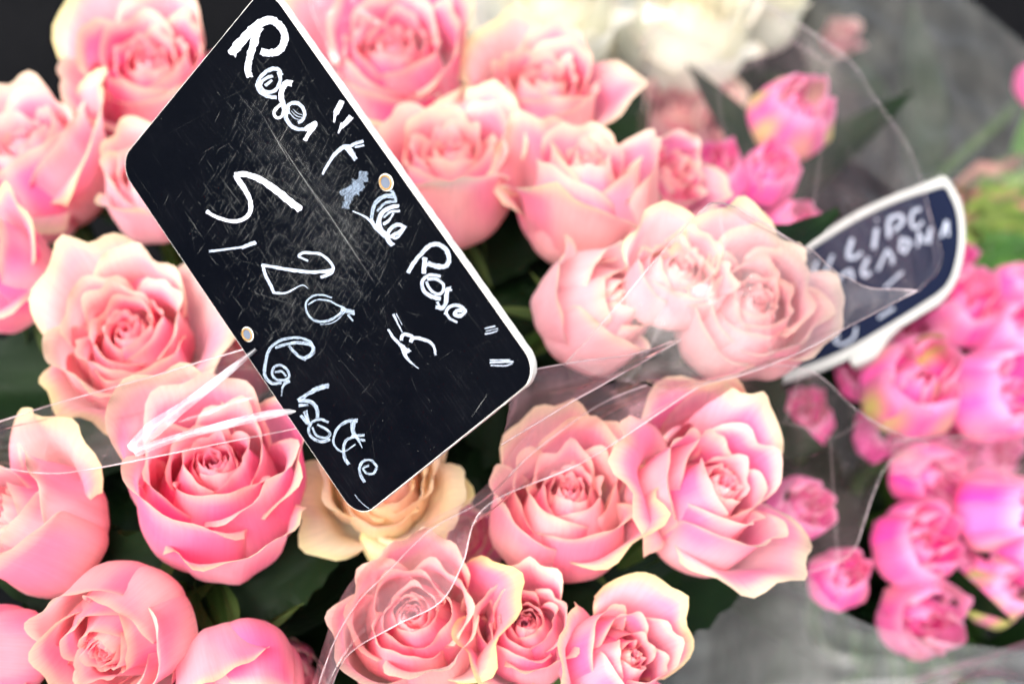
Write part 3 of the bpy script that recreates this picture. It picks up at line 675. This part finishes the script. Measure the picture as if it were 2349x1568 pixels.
G('digit', 2, [(22, 38, [(1190, 1122), (1130, 1095), (1102, 1075), (1140, 1045), (1215, 1045)]), (30, 40, [(1210, 1045), (1310, 1060), (1390, 1120), (1432, 1190), (1400, 1245), (1310, 1280)]), (46, 36, [(1432, 1208), (1340, 1225), (1200, 1228), (1050, 1212), (900, 1188), (745, 1160)]), (38, 36, [(755, 1155), (780, 1250), (830, 1350), (862, 1425)]), (30, 5, [(850, 1422), (950, 1432), (1030, 1405), (1100, 1365), (1150, 1355), (1192, 1388)])], 'paint_mid')
G('digit', 4, [(20, 34, [(830, 572), (730, 545), (640, 560), (588, 612), (582, 680), (622, 760), (700, 800), (800, 790), (890, 740), (942, 690)]), (18, 26, [(600, 640), (690, 592), (800, 602), (880, 640), (952, 672)]), (10, 16, [(715, 828), (810, 820), (890, 778), (952, 710)]), (50, 60, [(920, 675), (980, 700), (1045, 715)]), (30, 18, [(985, 735), (1032, 795)])], 'paint_dry')
G('letter', 4, [(46, 30, [(580, 1162), (515, 1130), (460, 1080), (418, 1030)]), (50, 34, [(575, 1150), (640, 1105), (650, 1050), (600, 1012), (500, 1002), (400, 1015), (290, 1050)]), (30, 40, [(662, 1060), (620, 990), (520, 955), (400, 962), (300, 1000), (232, 1070), (202, 1160), (185, 1270), (202, 1340), (260, 1390), (350, 1385)])], 'paint_dry')
G('letter', 4, [(32, 30, [(375, 1362), (300, 1352), (260, 1300), (280, 1232), (350, 1220), (410, 1270), (420, 1330), (365, 1372)]), (30, 24, [(285, 1285), (350, 1275), (392, 1322)]), (46, 8, [(425, 1365), (365, 1412), (348, 1512)])], 'paint_dry')
G('letter', 6, [(50, 36, [(765, 500), (690, 522), (610, 565), (530, 618)]), (34, 36, [(535, 620), (620, 622), (672, 670), (682, 745)]), (30, 22, [(535, 655), (610, 648)]), (46, 30, [(585, 695), (602, 760), (622, 805)]), (30, 24, [(552, 730), (600, 792)])], 'paint_dry')
G('letter', 6, [(24, 30, [(765, 782), (700, 760), (640, 780), (612, 840), (640, 900), (710, 930), (775, 912)]), (22, 22, [(640, 820), (670, 880), (740, 902), (776, 870), (740, 830), (680, 800)])], 'paint_dry')
G('letter', 6, [(34, 12, [(985, 770), (920, 770), (850, 810), (812, 870), (803, 940), (840, 992), (890, 1002), (972, 950)]), (54, 8, [(955, 775), (952, 850), (990, 910), (1022, 978)])], 'paint_dry')
G('letter', 6, [(26, 34, [(1042, 878), (965, 890), (902, 920), (880, 980), (888, 1050), (918, 1105)]), (24, 24, [(1045, 922), (990, 905), (940, 880)])], 'paint_dry')
G('letter', 6, [(22, 30, [(1140, 1125), (1090, 1072), (1030, 1080), (1002, 1130), (1012, 1190), (1042, 1240)]), (24, 22, [(1132, 1132), (1110, 1172), (1060, 1172), (1030, 1132), (1075, 1112)])], 'paint_dry')
G('paint_fleck', 6, [(9, 7, [(968, 1335), (1010, 1390), (1075, 1442)])], 'paint_dry')
# wiped patch of thin paint beside the eyelet
M['paint_wiped'] = paint_material('wiped_paint', (0.17, 0.22, 0.29), 0.52, 0.3)
G('paint_smudge', 3, [(70, 150, [(370, 1210), (395, 1120), (440, 1040), (500, 980)]), (120, 120, [(450, 1060), (520, 960), (560, 860)]), (60, 40, [(330, 1075), (400, 1020), (440, 985)])], 'paint_wiped', jag=0.25)

# scratches and dust: hundreds of hair-fine marks
def scratches():
    rng = np.random.default_rng(12)
    V, F, C = [], [], []
    def mark(x, y, a, l, w, b):
        dx, dy = math.cos(a) * l / 2, math.sin(a) * l / 2
        nx, ny = -math.sin(a) * w / 2, math.cos(a) * w / 2
        z = rng.uniform(0.000008, 0.000026); k = len(V)
        for px, py in ((x - dx, y - dy), (x + nx, y + ny), (x + dx, y + dy), (x - nx, y - ny)):
            u, v = on_card(px, py)
            if abs(u) > CL / 2 - 0.0012 or abs(v) > CW / 2 - 0.0012: del V[k:], C[k:]; return
            V.append((u, v, z)); C.append((b, b, b))
        F.append((k, k + 1, k + 2, k + 3))
    spots = [(640, 330, 70, 60, 260), (720, 440, 90, 70, 330), (800, 520, 70, 60, 300), (560, 470, 60, 60, 150), (690, 640, 80, 50, 260), (660, 720, 40, 40, 90), (780, 590, 60, 60, 200), (840, 740, 90, 90, 60), (600, 250, 60, 60, 80)]
    for cx, cy, sx, sy, n in spots:
        for _ in range(int(n * 1.6)):
            a = R(rng.choice([-62, -55, 52, 60, -30, 20], p=[0.36, 0.2, 0.2, 0.12, 0.06, 0.06])) + rng.normal() * 0.07
            mark(rng.normal(cx, sx), rng.normal(cy, sy), a, rng.gamma(2.0, 13.0) + 3, rng.uniform(0.3, 0.8), rng.uniform(0.03, 0.33) ** 1.6)
    for _ in range(150):
        mark(rng.uniform(300, 1200), rng.uniform(0, 1180), R(rng.choice([53, 55, -25, -58, 75])) + rng.normal() * 0.08, rng.uniform(40, 220), rng.uniform(0.3, 0.6), rng.uniform(0.01, 0.05))
    for _ in range(450):
        mark(rng.uniform(290, 1230), rng.uniform(0, 1190), rng.uniform(0, 3), rng.uniform(1.0, 2.4), rng.uniform(0.8, 1.6), rng.uniform(0.05, 0.5) ** 1.8)
    for x, y, a, l in ((690, 400, 57, 260), (740, 470, 55, 300), (800, 560, 56, 220), (640, 330, 60, 160), (655, 300, -62, 120), (1100, 930, -55, 70)):
        mark(x, y, R(a), l, 1.2, 0.22)
    m, nt, out = new_mat('scratch'); L = nt.links.new
    at_ = N(nt, 'ShaderNodeAttribute', attribute_name='tone')
    df = N(nt, 'ShaderNodeBsdfDiffuse', Color=(0.62, 0.64, 0.62, 1)); tr = N(nt, 'ShaderNodeBsdfTransparent')
    mx = N(nt, 'ShaderNodeMixShader'); L(at_.outputs['Fac'], mx.inputs[0]); L(tr.outputs[0], mx.inputs[1]); L(df.outputs[0], mx.inputs[2]); L(mx.outputs[0], out.inputs['Surface'])
    o = link('scratches', mesh_faces('scratches', np.array(V), F, np.array(C), smooth=False), m, card); o['kind'] = 'stuff'
scratches()
# two brass eyelets with pale plastic showing through
for (zx, zy, wx) in ((755 / 3.92 + 750, 962 / 3.92 + 200, 1.0), (140 / 3.1353 + 560, 112 / 3.1353 + 780, 0.95)):
    u, v = on_card(zx * S, zy * S)
    r0 = 0.00150 * wx
    A = np.linspace(0, 2 * np.pi, 28, endpoint=False)
    def lathe(prof): return np.array([[[u + r_ * math.cos(a), v + r_ * math.sin(a), z_] for a in A] for r_, z_ in prof])
    ring = [(r0 * 0.86, 0.00004), (r0 * 0.84, 0.0003), (r0 * 0.95, 0.0005), (r0 * 1.10, 0.0004), (r0 * 1.16, 0.00004)]
    e = link('eyelet', mesh_grid('eyelet', lathe(ring), closed=True), M['cord'], card)
    link('washer', mesh_grid('washer', lathe([(r0 * 1.12, 0.00003), (r0 * 1.14, 0.0002), (r0 * 1.24, 0.00014), (r0 * 1.30, 0.00003)]), closed=True), M['white_plastic'], e)
    link('plug', mesh_grid('plug', lathe([(r0 * 0.88, 0.00012), (r0 * 0.5, 0.00010), (r0 * 0.02, 0.00009)]), closed=True), M['eye_plug'] if 'eye_plug' in M else M.setdefault('eye_plug', plastic('grey_plug', (0.10, 0.12, 0.16), 0.3)), e)
# the stake that holds it, behind the card and down into the bouquet
w2l = card.matrix_world.inverted()
foot = Vector((cen.x + 0.01, cen.y + 0.05, 0.10))
path = [w2l @ p for p in bezier(cen - ez * 0.004, cen - ez * 0.03, foot + Vector((0, 0, 0.15)), foot, 14)]
link('stake', mesh_grid('stake', tube_pts(path, [0.0018] * 14), closed=True), M['white_plastic'], card)

# ------------------------------------------------------------------ the tulip board
tc_ = at(2000, 640, 0.505)
tb_n = (CR @ Vector((-0.28, 0.30, 1.0))).normalized()
tb_x = (CR @ Vector((1.0, 0.62, 0.0))); tb_x = (tb_x - tb_n * tb_x.dot(tb_n)).normalized()
tb_y = tb_n.cross(tb_x)
board = tag(empty('tulip_board', tc_, Matrix((tb_x, tb_y, tb_n)).transposed().to_quaternion()), 'small white framed navy board lettered for tulips, behind the pale roses', 'sign')
def on_board(x, y):
    r = CR @ Vector(((x - 1174.5) / FPX, -(y - 784.0) / FPX, -1.0))
    k = (tc_ - CAM).dot(tb_n) / r.dot(tb_n); p = CAM + r * k - tc_
    return (p.dot(tb_x), p.dot(tb_y))
Z7 = (1800, 400, 2.6133)
def thin(o_, i_, k=0.6): return [np.array(o_[j]) * (1 - k) + np.array(i_[j]) * k for j in range(len(o_))]
def b7(pts): return [on_board((Z7[0] + x / Z7[2]) * S, (Z7[1] + y / Z7[2]) * S) for x, y in pts]
outer = catmull([(-60, 860), (120, 730), (310, 600), (520, 465), (760, 315), (1000, 205), (1200, 130), (1310, 85)], 5) + catmull([(1345, 105), (1420, 240), (1450, 400), (1445, 560), (1400, 740), (1340, 840)], 5) + catmull([(1280, 900), (1080, 1020), (960, 1100), (760, 1220), (540, 1320), (250, 1410), (60, 1440), (-60, 1430)], 5)
inner = catmull([(0, 905), (180, 770), (370, 645), (560, 520), (780, 390), (1010, 280), (1200, 220), (1320, 190)], 5) + catmull([(1340, 210), (1380, 330), (1392, 430), (1385, 560), (1355, 690), (1320, 760)], 5) + catmull([(1270, 800), (1060, 940), (900, 1030), (740, 1120), (520, 1220), (300, 1285), (100, 1320), (0, 1310)], 5)
bo, bi = b7(outer), b7(thin(outer, inner))
area = sum(bo[i][0] * bo[(i + 1) % len(bo)][1] - bo[(i + 1) % len(bo)][0] * bo[i][1] for i in range(len(bo)))
if area < 0: bo.reverse(); bi.reverse()
slab('backing', [(bo, -0.003), (bo, -0.0004)], M['slate'], board)
slab('frame', [(bo, -0.0004), (bo, 0.0012), (bi, 0.0012), (bi, -0.0003)], M['rim_plastic'], board, cap_top=False, cap_bot=False)
slab('panel', [(bi, -0.0003), (bi, 0.0)], M['slate'], board, cap_bot=False)
lift[0] = 0.0001
def g7(strokes, name='letter'): G(name, Z7, [(w0 * 0.6, w1 * 0.6, p) for w0, w1, p in strokes], 'chalk2', on_board, board, 0.05)
g7([(46, 46, [(510, 620), (490, 690), (505, 740)]), (46, 40, [(505, 740), (560, 690), (610, 580)])])
g7([(58, 58, [(735, 480), (712, 550), (710, 600)]), (46, 44, [(705, 600), (745, 600), (795, 565)])])
g7([(56, 56, [(890, 410), (880, 470), (870, 540)]), (40, 40, [(885, 362), (892, 352)])])
g7([(56, 56, [(975, 340), (965, 400), (968, 470)]), (52, 50, [(975, 345), (1040, 330), (1055, 370), (1000, 430)])])
g7([(46, 44, [(1170, 285), (1120, 310), (1110, 370), (1135, 410), (1185, 370)])])
g7([(40, 40, [(530, 780), (515, 850)])])
g7([(42, 42, [(655, 720), (625, 800)]), (46, 46, [(660, 720), (720, 680), (735, 740)])])
g7([(52, 48, [(835, 600), (800, 680), (815, 715), (850, 690)])])
g7([(42, 42, [(960, 545), (895, 680)]), (46, 44, [(960, 550), (990, 600), (985, 640)])])
g7([(46, 46, [(1050, 470), (1040, 560)]), (50, 46, [(1050, 480), (1100, 500), (1060, 575)])])
g7([(38, 36, [(1160, 430), (1150, 530)]), (34, 34, [(1165, 450), (1200, 500), (1235, 405), (1225, 510)])])
g7([(44, 40, [(1335, 365), (1300, 470)]), (40, 36, [(1340, 365), (1345, 460)])])
g7([(34, 30, [(1055, 690), (940, 790)])], 'price_mark')
g7([(36, 30, [(1000, 920), (900, 985)])], 'price_mark')
g7([(34, 34, [(760, 1040), (740, 1110), (670, 1150), (620, 1130), (650, 1090)])], 'price_mark')
# white clip hanging under the board
clip = b7(catmull([(1050, 1035), (960, 1130), (890, 1230), (770, 1290), (720, 1270), (760, 1215), (850, 1170), (960, 1095)], 4))
ca = sum(clip[i][0] * clip[(i + 1) % len(clip)][1] - clip[(i + 1) % len(clip)][0] * clip[i][1] for i in range(len(clip)))
if ca < 0: clip.reverse()
slab('clip', [(clip, -0.004), (clip, 0.002)], M['rim_plastic'], board)
w2b = board.matrix_world.inverted(); ft = Vector((tc_.x + 0.02, tc_.y + 0.05, 0.08))
link('stake', mesh_grid('stake', tube_pts([w2b @ p for p in bezier(tc_ - tb_n * 0.003, tc_ - tb_n * 0.05, ft + Vector((0, 0, 0.2)), ft, 12)], [0.002] * 12), closed=True), M['white_plastic'], board)

# ------------------------------------------------------------------ clear film
def film_material(name, haze, col=(0.80, 0.62, 0.64), rough=0.12, tint=(0.985, 0.975, 0.975), bump=0.35, crease=0.16, patch=2.6):
    m, nt, out = new_mat(name); L = nt.links.new
    tc = N(nt, 'ShaderNodeTexCoord'); mp = N(nt, 'ShaderNodeMapping'); mp.inputs['Scale'].default_value = (1, 0.35, 1); mp.inputs['Rotation'].default_value = (0.4, 0.3, 0.6)
    L(tc.outputs['Object'], mp.inputs[0])
    no = N(nt, 'ShaderNodeTexNoise', Scale=55.0, Detail=5.0, Roughness=0.6); L(mp.outputs[0], no.inputs['Vector'])
    n2 = N(nt, 'ShaderNodeTexNoise', Scale=900.0, Detail=2.0); L(tc.outputs['Object'], n2.inputs['Vector'])
    sp = N(nt, 'ShaderNodeMapRange'); sp.inputs['From Min'].default_value = 0.68; sp.inputs['From Max'].default_value = 0.78; sp.inputs['To Max'].default_value = 0.15; L(n2.outputs['Fac'], sp.inputs['Value'])
    mr = N(nt, 'ShaderNodeMapRange'); mr.inputs['From Min'].default_value = 0.42; mr.inputs['From Max'].default_value = 0.72
    mr.inputs['To Min'].default_value = haze * 0.6; mr.inputs['To Max'].default_value = haze * patch; L(no.outputs['Fac'], mr.inputs['Value'])  # patches of stronger haze paint in broad milky highlights
    vo_ = N(nt, 'ShaderNodeTexVoronoi', feature='DISTANCE_TO_EDGE', Scale=26.0); L(mp.outputs[0], vo_.inputs['Vector'])
    vf = N(nt, 'ShaderNodeTexVoronoi', feature='F1', Scale=34.0); L(mp.outputs[0], vf.inputs['Vector'])
    vl = N(nt, 'ShaderNodeMapRange'); vl.inputs['From Max'].default_value = 0.018; vl.inputs['To Min'].default_value = crease; vl.inputs['To Max'].default_value = 0.0; L(vo_.outputs['Distance'], vl.inputs['Value'])  # haze lines along the cell edges paint in crinkle highlights
    vm = N(nt, 'ShaderNodeMath', operation='MULTIPLY'); L(vl.outputs[0], vm.inputs[0]); L(no.outputs['Fac'], vm.inputs[1])
    h0 = N(nt, 'ShaderNodeMath', operation='ADD'); L(mr.outputs[0], h0.inputs[0]); L(vm.outputs[0], h0.inputs[1])
    hz = N(nt, 'ShaderNodeMath', operation='ADD', use_clamp=True); L(h0.outputs[0], hz.inputs[0]); L(sp.outputs[0], hz.inputs[1])
    tr = N(nt, 'ShaderNodeBsdfTransparent', Color=(*tint, 1))
    df = N(nt, 'ShaderNodeBsdfDiffuse', Color=(*col, 1)); tl = N(nt, 'ShaderNodeBsdfTranslucent', Color=(*col, 1))
    dm = N(nt, 'ShaderNodeMixShader', Fac=0.5); L(df.outputs[0], dm.inputs[1]); L(tl.outputs[0], dm.inputs[2])
    m1 = N(nt, 'ShaderNodeMixShader'); L(hz.outputs[0], m1.inputs[0]); L(tr.outputs[0], m1.inputs[1]); L(dm.outputs[0], m1.inputs[2])
    gl = N(nt, 'ShaderNodeBsdfGlossy', Roughness=rough); fr = N(nt, 'ShaderNodeFresnel', IOR=1.30)
    bp = N(nt, 'ShaderNodeBump', Strength=bump, Distance=0.003); L(vf.outputs['Distance'], bp.inputs['Height']); L(bp.outputs[0], gl.inputs['Normal']); L(bp.outputs[0], fr.inputs['Normal'])
    m2 = N(nt, 'ShaderNodeMixShader'); L(fr.outputs[0], m2.inputs[0]); L(m1.outputs[0], m2.inputs[1]); L(gl.outputs[0], m2.inputs[2])
    L(m2.outputs[0], out.inputs['Surface']); return m
M['film'] = film_material('clear_film', 0.035, (0.85, 0.64, 0.66))  # pinkish haze colour paints in the reflection of the roses
M['film_milky'] = film_material('milky_film', 0.10, (0.98, 0.93, 0.92))
M['film_grey'] = film_material('grey_film', 0.085, (0.78, 0.78, 0.70), 0.4, bump=0.15, crease=0.03, patch=1.6)
M['film_pale'] = film_material('pale_film', 0.20, (0.84, 0.89, 0.85), 0.4, bump=0.12, crease=0.02, patch=1.35)
M['film_white'] = film_material('white_film', 0.20, (0.90, 0.92, 0.90), 0.4, bump=0.1, crease=0.03, patch=1.5)
M['film_fold'] = film_material('folded_film', 0.10, (0.95, 0.56, 0.62))  # pinker haze colour paints in the roses' reflection and sheen on folds
M['film_edge'] = film_material('film_edge', 0.30, (0.92, 0.80, 0.82), 0.08)
M['film_gleam'] = film_material('painted_gleam', 0.44, (0.90, 0.93, 0.97), 0.1)  # strong white haze paints the sky gleam onto the fold strips
def resample(pts, n):
    c = np.array([np.array(q) for q in catmull(pts, 8)]) if len(pts) > 2 else np.linspace(pts[0], pts[1], 12)
    d = np.concatenate([[0], np.cumsum(np.linalg.norm(np.diff(c, axis=0), axis=1))]); u = np.linspace(0, d[-1], n)
    return np.stack([np.interp(u, d, c[:, k]) for k in range(3)], 1)
def film(label, rails, mat='film', seed=0, nu=44, nv=26, wrinkle=0.0016, edges=(0, -1), tail=None, group='clear film wraps round the bouquets', edge_w=0.0002):
    """rails: lines of (x, y, depth) across the sheet; a wrinkled sheet is lofted through them"""
    rng = np.random.default_rng(seed)
    rl = [resample([tuple(at(*p)) for p in r_], nu) for r_ in rails]
    cols = []
    for i in range(nu):
        q = [tuple(r_[i]) for r_ in rl]
        cols.append(resample(q, nv))
    P = np.stack(cols, 0)
    u = np.linspace(0, 1, nu)[:, None]; v = np.linspace(0, 1, nv)[None, :]
    h = 0
    for _ in range(7):
        a, b, ph = rng.uniform(2, 16), rng.uniform(-14, 14), rng.uniform(0, 6.28)
        h = h + np.abs(np.sin(a * u + b * v + ph)) ** 0.7 / (1 + 0.12 * (a + abs(b)))
    h = (h - h.mean()) * wrinkle * 1.3
    du = np.gradient(P, axis=0); dv = np.gradient(P, axis=1); nn = np.cross(du, dv); nn /= np.linalg.norm(nn, axis=-1, keepdims=True) + 1e-9
    P = P + nn * (h * (0.12 + 0.88 * np.sin(np.pi * v) ** 0.6))[..., None]
    org = Vector(P.reshape(-1, 3).mean(0))
    base = org.copy(); 
    o = tag(empty('film_wrap', base), label, 'film wrap', group)
    off = np.array(base)
    sh = link('sheet', mesh_grid('sheet', P - off), M[mat], o)
    for e in edges:
        if isinstance(e, float): line = P[:, int(e * (nv - 1)), :]
        else: line = P[:, e, :] if e in (0, -1) else (P[0] if e == 'a' else P[-1])
        pts = [Vector(q - off) for q in line]
        link('edge', mesh_grid('edge', tube_pts(pts, [edge_w] * len(pts), 6), closed=True), M['film_edge'], o)
    return o
film('narrow clear film band lying flat over the wide open peach rose', [
    [(-60, 985, .36), (130, 925, .357), (330, 868, .352), (560, 800, .348), (760, 745, .352)],
    [(-60, 1030, .352), (130, 990, .347), (330, 960, .341), (580, 900, .338), (760, 850, .345)],
    [(-60, 1062, .356), (100, 1085, .352), (215, 1074, .345), (430, 1032, .342), (760, 965, .348)]], 'film', 1, wrinkle=0.0012, edges=(0, -1))
film('folded film strip running up between the lower roses toward the board', [
    [(700, 1640, .345), (735, 1500, .345), (800, 1340, .35), (930, 1220, .355), (1090, 1135, .36), (1200, 1005, .365), (1310, 915, .37), (1440, 865, .375)],
    [(720, 1640, .335), (800, 1480, .335), (900, 1370, .34), (1020, 1250, .345), (1130, 1165, .35), (1270, 1045, .355), (1400, 955, .36), (1500, 890, .37)],
    [(742, 1640, .34), (790, 1510, .34), (905, 1435, .338), (1010, 1380, .34), (1062, 1290, .345), (1115, 1160, .348), (1340, 1058, .352), (1600, 888, .365)]], 'film_fold', 2, nu=64, edges=(0.35, -1), wrinkle=0.0010)
film('thin pointed film fold sticking out past the right corner of the card', [
    [(1180, 855, .345), (1320, 830, .35), (1450, 812, .355), (1562, 778, .36)],
    [(1170, 920, .34), (1300, 880, .345), (1430, 830, .35), (1562, 779, .36)],
    [(1150, 1020, .345), (1290, 935, .35), (1420, 860, .355), (1562, 780, .36)]], 'film_fold', 3, edges=(0, -1), wrinkle=0.0008)
film('pointed film corner reaching from the lower roses toward the tulips', [
    [(1420, 990, .375), (1600, 890, .38), (1700, 852, .385), (1800, 838, .39), (1880, 862, .395), (1960, 935, .40), (2040, 985, .405), (2133, 1018, .41)],
    [(1500, 1120, .40), (1640, 1020, .40), (1760, 980, .40), (1850, 985, .40), (1930, 1005, .40), (1990, 1020, .405), (2060, 1025, .408), (2133, 1019, .41)],
    [(1560, 1320, .43), (1720, 1330, .43), (1860, 1310, .42), (1950, 1270, .415), (1982, 1200, .41), (2005, 1130, .41), (2045, 1055, .41), (2133, 1020, .41)]], 'film', 4, edges=(0, -1), wrinkle=0.0008, edge_w=0.00013)
film('milky film drawn over the pale roses beside the tulip board', [
    [(1300, 830, .371), (1400, 720, .361), (1500, 600, .358), (1610, 482, .361), (1645, 465, .366), (1690, 475, .371)],
    [(1400, 870, .366), (1520, 760, .356), (1640, 660, .351), (1740, 590, .356), (1800, 560, .366), (1880, 592, .376)],
    [(1480, 880, .371), (1640, 850, .358), (1760, 790, .356), (1870, 720, .366), (1950, 670, .376), (1970, 651, .381)],
    [(1560, 890, .381), (1700, 860, .371), (1830, 810, .371), (1940, 752, .376), (2030, 705, .381), (2104, 667, .386)]], 'film_milky', 5, edges=(0, -1, 'b'), wrinkle=0.0010)
film('large clear film sheet standing behind the roses over the tallest tulip', [
    [(1480, -40, .50), (1620, -40, .50), (1770, 18, .49), (1940, 132, .485), (2000, 215, .48), (2090, 350, .475), (2135, 500, .465), (2160, 600, .455), (2105, 668, .44)],
    [(1470, 130, .50), (1580, 150, .49), (1700, 200, .48), (1820, 270, .475), (1900, 360, .465), (1970, 440, .46), (2030, 540, .45), (2060, 610, .445), (2100, 667, .44)],
    [(1460, 300, .49), (1530, 340, .48), (1600, 400, .46), (1680, 460, .45), (1770, 520, .445), (1850, 570, .44), (1930, 620, .44), (2000, 655, .44), (2095, 667, .44)]], 'film', 6, edges=(0,), wrinkle=0.0022, edge_w=0.00016)
film('grey crumpled film wrap covering the ground under the lowest tulips', [
    [(1380, 1330, .46), (1600, 1330, .48), (1800, 1280, .47), (1930, 1400, .46), (2060, 1450, .46), (2250, 1480, .46), (2450, 1500, .46)],
    [(1360, 1480, .45), (1600, 1470, .47), (1780, 1440, .46), (1940, 1500, .45), (2060, 1530, .45), (2250, 1560, .45), (2450, 1570, .45)],
    [(1340, 1680, .44), (1600, 1680, .45), (1780, 1680, .45), (1940, 1680, .44), (2060, 1680, .44), (2250, 1680, .44), (2450, 1680, .44)]], 'film_pale', 7, edges=(), wrinkle=0.0012, nu=60, nv=40)
film('pale milky film wrap bundled at the foot of the lowest tulips', [
    [(1780, 1640, .47), (1950, 1560, .475), (2080, 1550, .48), (2220, 1510, .48), (2420, 1450, .48)],
    [(1800, 1680, .46), (1960, 1620, .465), (2080, 1610, .465), (2220, 1580, .44), (2420, 1560, .44)],
    [(1820, 1720, .43), (1960, 1720, .43), (2080, 1720, .43), (2220, 1720, .43), (2420, 1720, .43)]], 'film_white', 17, edges=(), wrinkle=0.003, nu=50, nv=20)
film('dull grey film cone of an empty wrap behind the big clear sheet', [
    [(1700, -90, .84), (1900, -90, .82), (2120, -60, .79), (2300, 60, .76), (2420, 200, .73), (2420, 420, .70)],
    [(1840, 100, .78), (1980, 120, .76), (2100, 180, .73), (2180, 280, .71), (2200, 360, .69), (2170, 430, .67)],
    [(1850, 330, .74), (1920, 350, .72), (1990, 390, .70), (2040, 430, .68), (2060, 450, .66), (2050, 470, .64)]], 'film_grey', 8, edges=(), wrinkle=0.008)
film('clear film standing round the pink rose in front of the white roses', [
    [(700, -30, .44), (850, -40, .44), (1000, -40, .45), (1120, -20, .46)],
    [(740, 80, .445), (860, 90, .44), (1000, 90, .445), (1130, 110, .46)],
    [(800, 230, .45), (870, 190, .45), (1000, 220, .45), (1100, 240, .46)]], 'film', 9, edges=('a',), wrinkle=0.002)
film('film edge lying across the outer tulips below the large pale one', [
    [(2050, 1010, .455), (2150, 1000, .46), (2250, 1000, .47), (2420, 985, .48)],
    [(2040, 1060, .45), (2150, 1050, .455), (2250, 1060, .465), (2420, 1050, .475)],
    [(2040, 1090, .455), (2150, 1090, .46), (2250, 1110, .47), (2420, 1120, .48)]], 'film_fold', 10, edges=(0,), wrinkle=0.0015)
# sky gleam on the band's V-shaped fold, put into whitish strips beside the card
vo = tag(empty('fold_gleam', at(300, 1020, .338)), 'V-shaped gleam of sky on the film fold, built as white strips beside the eyelet edge of the card', 'clip')
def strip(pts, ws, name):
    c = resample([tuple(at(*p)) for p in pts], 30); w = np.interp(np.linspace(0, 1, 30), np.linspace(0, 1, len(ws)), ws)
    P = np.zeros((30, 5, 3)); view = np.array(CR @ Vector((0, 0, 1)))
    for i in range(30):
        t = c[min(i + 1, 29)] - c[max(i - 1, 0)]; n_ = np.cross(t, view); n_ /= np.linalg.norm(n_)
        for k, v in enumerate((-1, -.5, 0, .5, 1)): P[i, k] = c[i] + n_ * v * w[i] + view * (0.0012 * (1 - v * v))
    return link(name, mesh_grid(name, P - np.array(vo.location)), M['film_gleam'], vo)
strip([(588, 800, .337), (520, 855, .337), (430, 925, .337), (350, 985, .337), (300, 1030, .337)], [.0004, .0009, .0011, .0013, .0021, .0014], 'gleam_arm')
strip([(700, 940, .337), (620, 950, .336), (500, 978, .336), (400, 1005, .336), (310, 1036, .3365)], [.0003, .0011, .0010, .0009, .0009, .0012], 'gleam_arm')
